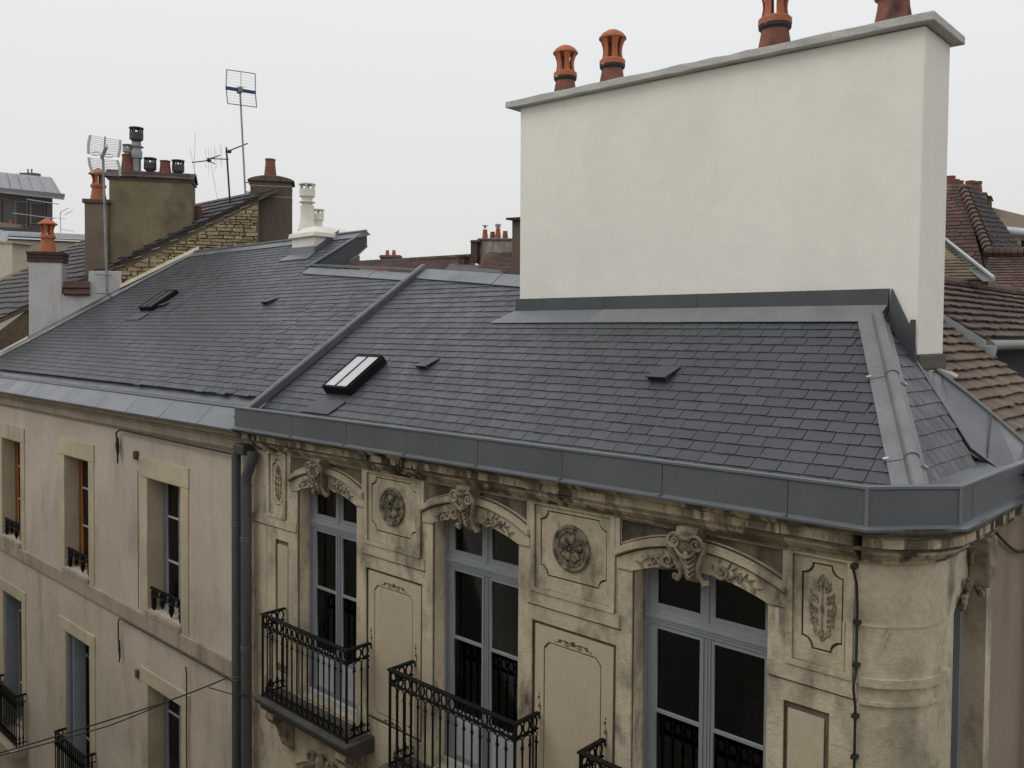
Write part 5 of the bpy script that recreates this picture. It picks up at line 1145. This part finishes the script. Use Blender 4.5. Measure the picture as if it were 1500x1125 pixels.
obj('wall', MB().prism([pp(-30, 272, 33.0), pp(77, 284, 33.0), pp(77, 352, 33.0), pp(-30, 352, 33.0)], (-9, 3, 0)), SOOT, mh)
for (x0, x1, y0, y1) in ((-20, 2, 292, 325), (22, 40, 294, 330), (44, 66, 296, 328)):
    w = obj('window', MB().prism([pp(x0, y0, 32.9), pp(x1, y0 + 1, 32.9), pp(x1, y1 + 1, 32.9), pp(x0, y1, 32.9)], (0, .06, 0)), BROWN_R, mh)
    obj('pane', MB().prism([pp(x0 + 2, y0 + 2, 32.85), pp(x1 - 2, y0 + 3, 32.85), pp(x1 - 2, y1 - 2, 32.85), pp(x0 + 2, y1 - 2, 32.85)], (0, .03, 0)), DARKROOM, w)
obj('rail', MB().tube([pp(18, 312, 31), pp(80, 320, 31)], .045, 6), STEEL, mh, 40); obj('rail', MB().tube([pp(40, 292, 31), pp(86, 299, 31)], .045, 6), STEEL, mh, 40)
for x_, y_ in ((40, 292), (38, 335)): pass
obj('rail_post', MB().tube([pp(40, 290, 31), pp(39, 336, 31)], .03, 5), STEEL, mh, 40)
obj('balcony_parapet', MB().prism([pp(-30, 322, 30.5), pp(30, 329, 30.5), pp(30, 334, 30.5), pp(-30, 331, 30.5)], (0, .3, 0)), TAN_R, mh)
fc = obj('chimney', MB().prism([pp(30, 262, 36), pp(50, 262, 36), pp(49, 253, 36), pp(28, 253, 36)], (0, .8, 0)), BROWN_R, mh)
for x_ in (41, 46.5): c = pp(x_, 254, 36.3); obj('chimney_pot', MB().lathe(c.x, c.y, c.z, [(.09, 0), (.08, .45), (.10, .46), (.10, .52), (.05, .52)], 10), TERRA_OLD, fc, 40)
for x_ in (17,): c = pp(x_, 326, 30); o = obj('flower_pot', MB().lathe(c.x, c.y, c.z - .15, [(.16, 0), (.22, .35), (.24, .36), (.24, .42), (.1, .42)], 12), TERRA, None, 40, off=tuple(c)); tag(o, 'red pot on the parapet of the distant dark building', 'flower pot')
a5 = thing('television_antenna', pp(89, 340, 28), 'small far antenna against the sky between the two left chimneys', 'antenna')
tubeobj('mast', [pp(89, 341, 28), pp(88.5, 311, 28)], .03, STEEL, a5); tubeobj('boom', [pp(88, 311, 28), pp(101, 304.5, 28)], .025, STEEL, a5); tubeobj('boom', [pp(80, 319, 28), pp(96, 321, 28)], .02, STEEL, a5)
tubeobj('boom', [pp(93, 315, 28), pp(107, 309.5, 28)], .012, STEEL, a5)
for i in range(5): tubeobj('director', [pp(95 + i * 2.2, 316 - i * 1.2, 28), pp(98 + i * 2.2, 311 - i * 1.2, 28)], .008, STEEL, a5, 4)
for i in range(5): tubeobj('director', [pp(92 + i * 3.6, 335 + i * .5, 28), pp(92.5 + i * 3.6, 338 + i * .5, 28)], .015, STEEL, a5, 4)
tubeobj('boom', [pp(90, 336, 28), pp(109, 338.5, 28)], .01, STEEL, a5)
sh = thing('slate_roofed_house', pp(60, 400, 24), 'older slate-roofed house with pale zinc ridge behind the white brick-capped chimney', 'building')
d_, P, u_, v_ = pxroof(sh, 'roof', ((-60, 425, 22), (140, 425, 22), (140, 354, 25.5), (-60, 344, 25.5)), SLATE_OLD, .16, .3, 0, piece='slate', thick=.02, lift=.01)
for k, (y0, y1, m_) in enumerate(((343, 350, ZINC_L), (350.5, 354, ALU))):
    obj('ridge_zinc', MB().hexa([pp(-60, y1 - 8, 25.3 - k * .1), pp(140, y1 + 1, 25.3 - k * .1), pp(140, y0 + 1, 25.6 - k * .1), pp(-60, y0 - 8, 25.6 - k * .1)], [pp(-60, y1 - 8, 25.6 - k * .1), pp(140, y1 + 1, 25.6 - k * .1), pp(140, y0 + 1, 25.8 - k * .1), pp(-60, y0 - 8, 25.8 - k * .1)]), m_, sh)
obj('dormer_zinc', MB().hexa([pp(-10, 357, 21.5), pp(9, 357, 21.5), pp(14, 340, 23), pp(-10, 334, 23)], [pp(-10, 359, 21.8), pp(9, 359, 21.8), pp(14, 342, 23.3), pp(-10, 336, 23.3)]), ZINC_L, sh)
obj('wall', MB().prism([P[0] + Vector((0, .4, -.25)), P[1] + Vector((0, .4, -.25)), Vector((P[1].x, P[1].y + .4, GZ)), Vector((P[0].x, P[0].y + .4, GZ))], (0, 2.5, 0)), BEIGE, sh)
cb_ = thing('cream_gable_wall', pp(5, 420, 16), 'cream rendered wall end at the left picture edge beside old slates', 'wall')
obj('wall_block', MB().prism([pp(-30, 355, 16), pp(18, 356, 16), pp(18, 425, 16), pp(-30, 425, 16)], (-.6, 1.2, 0)), mat('cream_render', (.48, .43, .33), (.42, .37, .28), 1.5, .08, 12, .95), cb_)
obj('cap_stone', MB().prism([pp(-30, 352, 15.9), pp(19, 353.5, 15.9), pp(19, 356, 15.9), pp(-30, 355, 15.9)], (-.6, 1.3, 0)), BAND, cb_)
obj('flashing', MB().prism([pp(17, 408, 15.8), pp(34, 404, 15.8), pp(30, 414, 15.8), pp(5, 420, 15.8)], (0, .2, 0)), ALU, cb_)

# ================================================================== far roofs in the middle
rh = thing('red_tiled_house', pp(650, 420, 27), 'distant low house with red-brown tiled roof and clay ridge', 'building')
d_, P, u_, v_ = pxroof(rh, 'roof', ((480, 425, 24), (720, 425, 24), (690, 377, 28.5), (500, 388, 28.5)), TILE_R, .14, .2, 200, thick=.02, lift=.015, seed=5)
for i in range(26):
    a, b = pp(500 + 7.3 * i, 386.5 - .42 * i, 28.4), pp(500 + 7.3 * (i + 1.15), 386.5 - .42 * (i + 1.15), 28.4); obj('ridge_tile', MB().tube([a, b], [.12, .135], 6), TILE, d_)
obj('wall', MB().box(P[0].x - .5, P[1].x + 1, 24.3, 28, GZ, P[0].z - .1), BEIGE, rh)
c1 = obj('chimney', MB().prism([pp(557, 386, 29), pp(587, 386, 29), pp(587, 377, 29), pp(557, 377, 29)], (-.25, .22, 0)), BROWN_R, rh)
obj('cap', MB().prism([pp(555.5, 377, 28.9), pp(588.5, 377, 28.9), pp(588.5, 375, 28.9), pp(586, 373.5, 28.9), pp(557, 373.5, 28.9), pp(555.5, 375, 28.9)], (-.3, .3, 0)), BROWN_R, c1)
for x_ in (567.5, 577): c = pp(x_, 374, 29.3); obj('chimney_pot', MB().lathe(c.x, c.y, c.z, [(.12, 0), (.085, .24), (.09, .25), (.09, .27), (.05, .27)], 12), TERRA, c1, 40)
nr = thing('patched_tile_roof', pp(540, 405, 17), 'bright orange patched tile roof peeping over the zinc coping', 'roof')
pxroof(nr, 'roof', ((505, 412, 15), (585, 412, 15), (566, 395, 16.5), (505, 391, 16.5)), TILE_OR, .16, .22, 60, thick=.02, lift=.015, seed=6)
rb = thing('dark_tiled_house', pp(700, 420, 21), 'darker red tiled roof behind the ridge with sooty cluster of chimneys', 'building')
d_, P, u_, v_ = pxroof(rb, 'roof', ((690, 425, 18), (790, 425, 18), (790, 368, 21.5), (708, 370, 21.5)), TILE_R, .14, .2, 150, thick=.02, lift=.015, seed=8)
obj('lean_to_roof', MB().hexa([pp(652, 397, 19), pp(738, 402, 19), pp(724, 392, 20.5), pp(660, 388, 20.5)], [pp(652, 395, 19), pp(738, 400, 19), pp(724, 390, 20.5), pp(660, 386, 20.5)]), TILE_DK, rb)
obj('lean_to_edge', MB().tube([pp(652, 397, 18.95), pp(738, 402, 18.95)], .05, 6), TILE_RD, rb)
def farstack(parent, x0, x1, y0, y1, Y, m, dep=.9, cap=True):
    s_ = obj('chimney', MB().prism([pp(x0, y1, Y), pp(x1, y1, Y), pp(x1, y0, Y), pp(x0, y0, Y)], (-.2, dep, 0)), m, parent)
    if cap: obj('cap', MB().prism([pp(x0 - 1.5, y0, Y - .05), pp(x1 + 1.5, y0, Y - .05), pp(x1 + .5, y0 - 2.5, Y - .05), pp(x0 + .5, y0 - 2.5, Y - .05)], (-.2, dep + .1, 0)), BROWN_R, s_)
    return s_
s1 = farstack(rb, 700, 750, 351.5, 388, 21.6, mat('streaky_white_render', (.36, .31, .28), (.22, .18, .16), 2, .15, 12, .95, streak=(.14, .11, .09), sthr=(.45, .7), sscale=(3, 3, .5)))
s2 = farstack(rb, 689.5, 698.5, 354, 385, 21.4, BRICK_D)
for (x_, hh, m_) in ((710.5, .42, TERRA), (721.5, .30, TERRA_OLD), (729.5, .46, TERRA), (740, .33, TERRA_OLD)):
    c = pp(x_, 347.5, 21.9); obj('chimney_pot', MB().lathe(c.x, c.y, c.z - .02, [(.11, 0), (.08, hh * .62), (.085, hh * .64), (.085, hh * .7), (.05, hh * .7)], 12), m_, s1, 40)
c = pp(729.5, 335, 21.9); obj('flue_cowl', MB().lathe(c.x, c.y, c.z - .02, [(.05, 0), (.05, .06), (.10, .08), (.10, .18), (.04, .18)], 10), STEEL, s1, 40)
c = pp(710.5, 334, 21.9); obj('flue_cowl', MB().lathe(c.x, c.y, c.z, [(.06, 0), (.04, .07), (.11, .08), (.11, .09), (.01, .10)], 10), STEEL, s1, 40)
c = pp(674, 387, 20.5); s3 = obj('chimney', MB().prism([pp(669, 388, 20.5), pp(680, 388, 20.5), pp(679, 375, 20.5), pp(670, 375, 20.5)], (0, .3, 0)), TERRA_OLD, rb); obj('cap', MB().prism([pp(669, 376, 20.4), pp(680, 376, 20.4), pp(680, 373.5, 20.4), pp(669, 373.5, 20.4)], (0, .45, 0)), BRICK_D, s3)
dk = thing('slim_rendered_stack', pp(756, 410, 13), 'slim dark rendered stack with flat slab cap tucked against the white chimney', 'chimney')
dk1 = obj('shaft', MB().prism([pp(750, 415, 13), pp(790, 415, 13), pp(790, 322, 13), pp(750, 322, 13)], (0, .8, 0)), BROWN_R, dk, bevel=.01)
obj('slab', MB().prism([pp(741, 322, 12.9), pp(792, 322, 12.9), pp(792, 316, 12.9), pp(741, 319, 12.9)], (0, 1.0, 0)), SOOT, dk)

# ================================================================== neighbours along the side street
N1 = thing('side_street_house', (-2.4, 11, GZ), 'low neighbouring house with weathered brown tiles falling to the side street', 'building')
Ap, Bp = Vector((-2.81, 8.6, -.2013)), Vector((-1.865, 8.6, -.961)); dn = (Bp - Ap).normalized(); upv = -dn
E0 = Ap + dn * 1.75; TP = Ap - dn * 1.2
r1 = deck('roof', [E0, E0 + Vector((0, 2.45, 0)), TP + Vector((0, 2.45, 0)), TP], MORTAR_D, N1, .08)
shingles('tile', r1, E0, (0, 1, 0), upv, [[(0.0, 0), (2.45, 0), (2.45, 2.95), (0.0, 2.95)]], .135, .17, TILE_L, 300, thick=.018, lift=.030, gap=.003, over=1.25, seed=21, jit=.10)
obj('wall', MB().box(-7, -1.75, 8.9, 10.9, GZ, -1.35), BEIGE, N1)
obj('mortar_fillet', MB().hexa([pp(1338, 522, 8.6), pp(1402, 553, 8.62), pp(1380, 558, 8.62), pp(1345, 535, 8.6)], [pp(1340, 516, 8.95), pp(1404, 549, 8.95), pp(1380, 551, 8.95), pp(1350, 527, 8.95)]), CAP, N1)
# zinc apron between the two roofs
sn = Vector((1.176, 0, .87)).normalized(); sp0 = Vector((-2.05, 6.2, -1.05))
def onside(px, py): return atP(px, py, sp0 + sn * .02, sn)
Lw = [onside(1339, 527), onside(1380, 592), onside(1421, 657), atP(1457, 684, (0, 0, -1.09), (0, 0, 1)), atP(1493, 690, (0, 0, -1.10), (0, 0, 1)), atP(1530, 712, (0, 0, -1.12), (0, 0, 1))]
Up = [pp(1338, 521, 8.59), pp(1378, 548, 8.59), pp(1420, 580, 8.59), pp(1460, 614, 8.59), pp(1500, 649, 8.59), pp(1540, 690, 8.59)]
za = MB()
for i in range(5): za.hexa([Lw[i], Lw[i + 1], Up[i + 1], Up[i]], [Lw[i] + Vector((-.01, .02, -.02)), Lw[i + 1] + Vector((-.01, .02, -.02)), Up[i + 1] + Vector((-.01, .02, -.03)), Up[i] + Vector((-.01, .02, -.03))])
obj('valley_apron', za, ZINC, B)
obj('valley_bead', MB().tube([p + Vector((0, 0, .012)) for p in Up], .02, 8), ZINC_DULL, B, 50); obj('valley_bead', MB().tube([p + sn * .01 for p in Lw[:5]], .012, 8), ZINC_L, B, 50)
obj('valley_seam', MB().tube([Lw[3].lerp(Lw[2], .3), pp(1453, 606, 8.56)], .006, 5), ZINC_DARK, B, 50)
zf = [atP(x_, y_, (0, 0, -1.075), (0, 0, 1)) for x_, y_ in ((1350, 717), (1408, 716), (1500, 680), (1500, 700), (1457, 684), (1421, 668))]
obj('valley_sheet', MB().prism([atP(x_, y_, (0, 0, -1.06), (0, 0, 1)) for x_, y_ in ((1352, 716), (1408, 714), (1489, 683), (1457, 684), (1420, 665))], (0, 0, -.02)), ZINC_L, B)
N2 = thing('side_street_house', (-3.2, 13, GZ), 'taller neighbouring house with dark purple-brown tiles and white verge board', 'building')
Ye = 10.95; e0 = pp(1437, 497, Ye); up2 = Vector((-.82, 0, .572)).normalized(); nrm2 = Vector((.572, 0, .82)).normalized()
rt0 = atP(1372, 412, e0, nrm2); Lv = (Vector((rt0.x, 0, rt0.z)) - Vector((e0.x, 0, e0.z))).length
r2 = deck('roof', [e0, e0 + Vector((0, 9, 0)), e0 + Vector((0, 9, 0)) + up2 * Lv, e0 + up2 * Lv], MORTAR_D, N2, .08)
shingles('tile', r2, e0, (0, 1, 0), up2, [[(0, 0), (9, 0), (9, Lv), (0, Lv)]], .165, .19, TILE, 300, thick=.024, lift=.032, gap=.003, over=1.25, seed=22, jit=.08)
for i in range(20):
    a = e0 + up2 * Lv + Vector((0, .45 * i, .02)); obj('ridge_tile', MB().tube([a, a + Vector((0, .47, 0))], [.085, .095], 8), TILE_R, N2, 40)
w0, w1_2 = e0 + Vector((.06, -.03, -.02)), e0 + up2 * Lv + Vector((0, -.03, -.02))
obj('verge_board', MB().hexa([w0, w1_2, w1_2 + Vector((0, 0, -.17)), w0 + Vector((0, 0, -.17))], [w0 + Vector((0, .03, 0)), w1_2 + Vector((0, .03, 0)), w1_2 + Vector((0, .03, -.17)), w0 + Vector((0, .03, -.17))]), mat('pale_board', (.34, .365, .38), (.28, .30, .315), 2, .06, 20, .6), N2)
obj('verge_gutter_end', MB().lathe(e0.x + .08, e0.y + .02, e0.z - .14, [(.02, -.09), (.07, -.05), (.085, .03), (.085, .06), (.04, .07)], 12), MATS['pale_board'], N2, 40)
obj('gutter', MB().tube([e0 + Vector((.09, .0, -.07)), e0 + Vector((.09, 9, -.07))], .06, 8), ZINC_DULL, N2, 50)
obj('wall', MB().box(-8, e0.x - .35, Ye + .05, 19, GZ, e0.z - .15), mat('eave_shade_wall', (.05, .045, .04), (.03, .028, .026), 2, .2, 12, .9), N2)  # near-black colour paints the shadow below the eave into the wall
obj('soffit', MB().box(e0.x - .36, e0.x + .02, Ye + .03, 19, e0.z - .12, e0.z - .08), MATS['eave_shade_wall'], N2)  # soffit carries the same painted-in eave shadow
N3 = thing('back_tiled_roof', pp(1410, 410, 15), 'dull olive-brown tile roof edged by grey-blue zinc verge with white line', 'roof')
pxroof(N3, 'roof', ((1330, 412, 14.4), (1448, 412, 14.5), (1378, 352, 17.0), (1330, 312, 17.8)), MOSS_TILE, .19, .22, 120, thick=.03, lift=.02, seed=23)
obj('zinc_verge', MB().hexa([pp(1378, 347, 16.9), pp(1458, 412, 14.3), pp(1440, 412, 14.2), pp(1378, 360, 16.8)], [pp(1378, 345, 17.0), pp(1458, 410, 14.5), pp(1440, 410, 14.5), pp(1378, 358, 17.0)]), mat('blue_zinc', (.085, .11, .12), None, 2, .08, 20, .5, metal=.2), N3)
obj('verge_trim', MB().tube([pp(1377, 343.5, 16.9), pp(1457, 407, 14.3)], .022, 6), ALU, N3, 50)
N4 = thing('steep_roofed_house', pp(1430, 410, 24), 'old house with very steep dark hipped tile roof at the right edge', 'building')
pxroof(N4, 'roof', ((1340, 412, 21), (1446, 412, 21), (1409, 271, 24), (1340, 268, 24)), TILE_R, .155, .2, 200, thick=.02, lift=.015, seed=24, jit=.14)
pxroof(N4, 'side_roof', ((1448, 372, 21.6), (1499, 369, 27), (1428, 273, 26), (1409, 271, 24)), TILE_RD, .155, .2, 100, thick=.02, lift=.015, seed=25, jit=.2)
pxroof(N4, 'lower_roof', ((1436, 425, 19.5), (1520, 425, 19.5), (1520, 370, 21.4), (1450, 370, 21.4)), TILE_R, .15, .2, 100, thick=.02, lift=.015, seed=26, jit=.14)
obj('roof_core', MB().add([pp(1345, 412, 21.3), pp(1450, 414, 21.3), pp(1497, 372, 27.2), pp(1410, 274, 24.4), pp(1427, 276, 26.2)], [(0, 1, 3), (1, 2, 4, 3), (0, 3, 4, 2)]), TILE_RD, N4)
for i in range(16):
    a, b = pp(1410 + 2.5 * i, 273 + 6.1 * i, 23.9 - .15 * i), pp(1410 + 2.5 * (i + 1), 273 + 6.1 * (i + 1), 23.9 - .15 * (i + 1)); obj('hip_tile', MB().tube([a, b], [.085, .13], 7), TILE, N4, 40)
for i in range(7): a, b = pp(1446 + 9 * i, 369.5, 21.2), pp(1455.5 + 9 * i, 369.5, 21.2); obj('ridge_tile', MB().tube([a, b], [.10, .12], 7), TILE_R, N4, 40)
for (x_, y_, hh) in ((1392, 271, .27), (1398, 271, .18), (1404, 272, .16)): c = pp(x_, y_, 24.6); obj('chimney_pot', MB().lathe(c.x, c.y, c.z - .1, [(.15, 0), (.12, hh), (.13, hh + .02), (.13, hh + .06), (.07, hh + .06)], 12), TERRA_OLD, N4, 40)
a_, b_ = pp(1345, 412, 21.3), pp(1498, 412, 21.3)
obj('wall', MB().box(a_.x, b_.x, 21.6, 27, GZ, a_.z - .1), BEIGE, N4)
a_, b_ = pp(1332, 412, 14.6), pp(1440, 412, 14.8)
obj('wall', MB().box(a_.x, b_.x - .3, 15.0, 16.4, GZ, min(a_.z, b_.z) - .2), BEIGE, N3)
N5 = thing('beige_town_house', pp(1490, 350, 32), 'beige house with mossy roof, clustered chimneys and white gutter at far right', 'building')
pxroof(N5, 'roof', ((1445, 334, 30), (1560, 345, 30), (1560, 330, 33), (1446, 302, 33)), MOSS_TILE, .18, .2, 0, thick=.02, lift=.015, seed=27)
obj('gutter', MB().tube([pp(1468, 337, 29.8), pp(1560, 346, 29.8)], .12, 8), FRAME_L, N5, 50)
a_, b_ = pp(1474, 341, 30.3), pp(1560, 349, 30.3)
obj('wall', MB().prism([a_, b_, Vector((b_.x, b_.y, GZ)), Vector((a_.x, a_.y, GZ))], (0, 3, 0)), mat('cream_house_wall', (.52, .48, .38), None, 2, .08, 12, .95), N5)
obj('window', MB().prism([pp(1496, 352, 30.25), pp(1520, 354, 30.25), pp(1520, 385, 30.25), pp(1496, 383, 30.25)], (0, .04, 0)), DARKROOM, N5)
s5 = farstack(N5, 1430, 1445, 284, 312, 31.5, TAN_R); s6 = farstack(N5, 1446, 1452, 289, 312, 32.2, TAN_R)
for x_, yb in ((1421, 280), (1431, 281)):
    c = pp(x_, yb, 31.8); obj('chimney_pot', MB().lathe(c.x, c.y, c.z, [(.17, 0), (.14, .25), (.16, .27), (.16, .34), (.08, .34)], 12), TERRA_OLD, s5, 40)

# ================================================================== cables over the street and on the walls
def cable(name, P, r_, label, n=16, sag=.0):
    Q = []
    for i in range(len(P) - 1):
        for k in range(n): t_ = k / n; q = Vector(P[i]).lerp(Vector(P[i + 1]), t_); q.z -= sag * math.sin(math.pi * t_); Q.append(q)
    Q.append(Vector(P[-1])); c = Q[len(Q) // 2]; o = obj(name, MB().tube(Q, r_, 6), WIRE, None, 50, off=tuple(c)); return tag(o, label, 'cable')
anch = Vector((-10.70, 5.80, -4.73))
cable('overhead_cable', [pp(0, 1103, 3.9), pp(232, 1032, 5.2), anch], .010, 'upper of two thin black cables slung to the grey downpipes', sag=.01)
cable('overhead_cable', [pp(0, 1107, 3.7), pp(160, 1063, 4.8), pp(256, 1023, 5.3), anch], .009, 'lower of two thin black cables slung to the grey downpipes', sag=.01)
cable('branch_cable', [pp(305, 1007, 5.6), pp(340, 1017, 5.75), pp(380, 1020, 5.9)], .007, 'short branch cable crossing both downpipes towards the first balcony')
w = [(-14.63, 5.95, -5.62), (-14.60, 5.95, -5.45), (-14.66, 5.95, -5.25), (-14.66, 5.95, -4.95), (-14.60, 5.945, -4.875), (-14.45, 5.945, -4.865)] + [(-14.4 + i * .6, 5.945, -4.862) for i in range(7)]
cable('wall_cable', w[:6] + [(-10.78, 5.945, -4.86)], .011, 'black cable clipped under the stone band of the beige house', n=4)
cable('eaves_cable', [(-14.62, 5.94, -2.25), (-14.60, 5.93, -1.95), (-14.66, 5.93, -1.74), (-14.5, 5.93, -1.675), (-12.5, 5.93, -1.69), (-10.78, 5.93, -1.70)], .014, 'thick black cable hanging from the cornice of the beige house', n=4)
for (x_, z0, z1, r_) in ((-14.66, -2.10, -1.82, .035), (-14.62, -5.55, -5.25, .022)):
    o = obj('cable_joint', MB().tube([(x_ - .01, 5.955, z1), (x_, 5.95, (z0 + z1) / 2), (x_ + .01, 5.955, z0)], [r_ * .5, r_, r_ * .6], 8), WIRE, A, 50)
cable('wall_cable', [(-12.24, 5.955, -5.05), (-12.20, 5.95, -5.15), (-12.205, 5.95, -5.8), (-12.21, 5.95, -8.5)], .010, 'thin dark cable running down beside the lowest right window', n=4)
obj('expansion_crack', MB().tube([(-13.97, 5.998, -2.3), (-13.975, 5.998, -3.2), (-13.972, 5.998, -4.58)], .007, 5), GRIME, A, 50)
obj('bracket_stub', MB().box(-14.03, -13.93, 5.93, 5.9985, -2.12, -1.98), BROWN_R, A, bevel=.02); obj('bracket_stub', MB().box(-14.03, -13.94, 5.95, 5.9985, -5.72, -5.58), BROWN_R, A, bevel=.02)
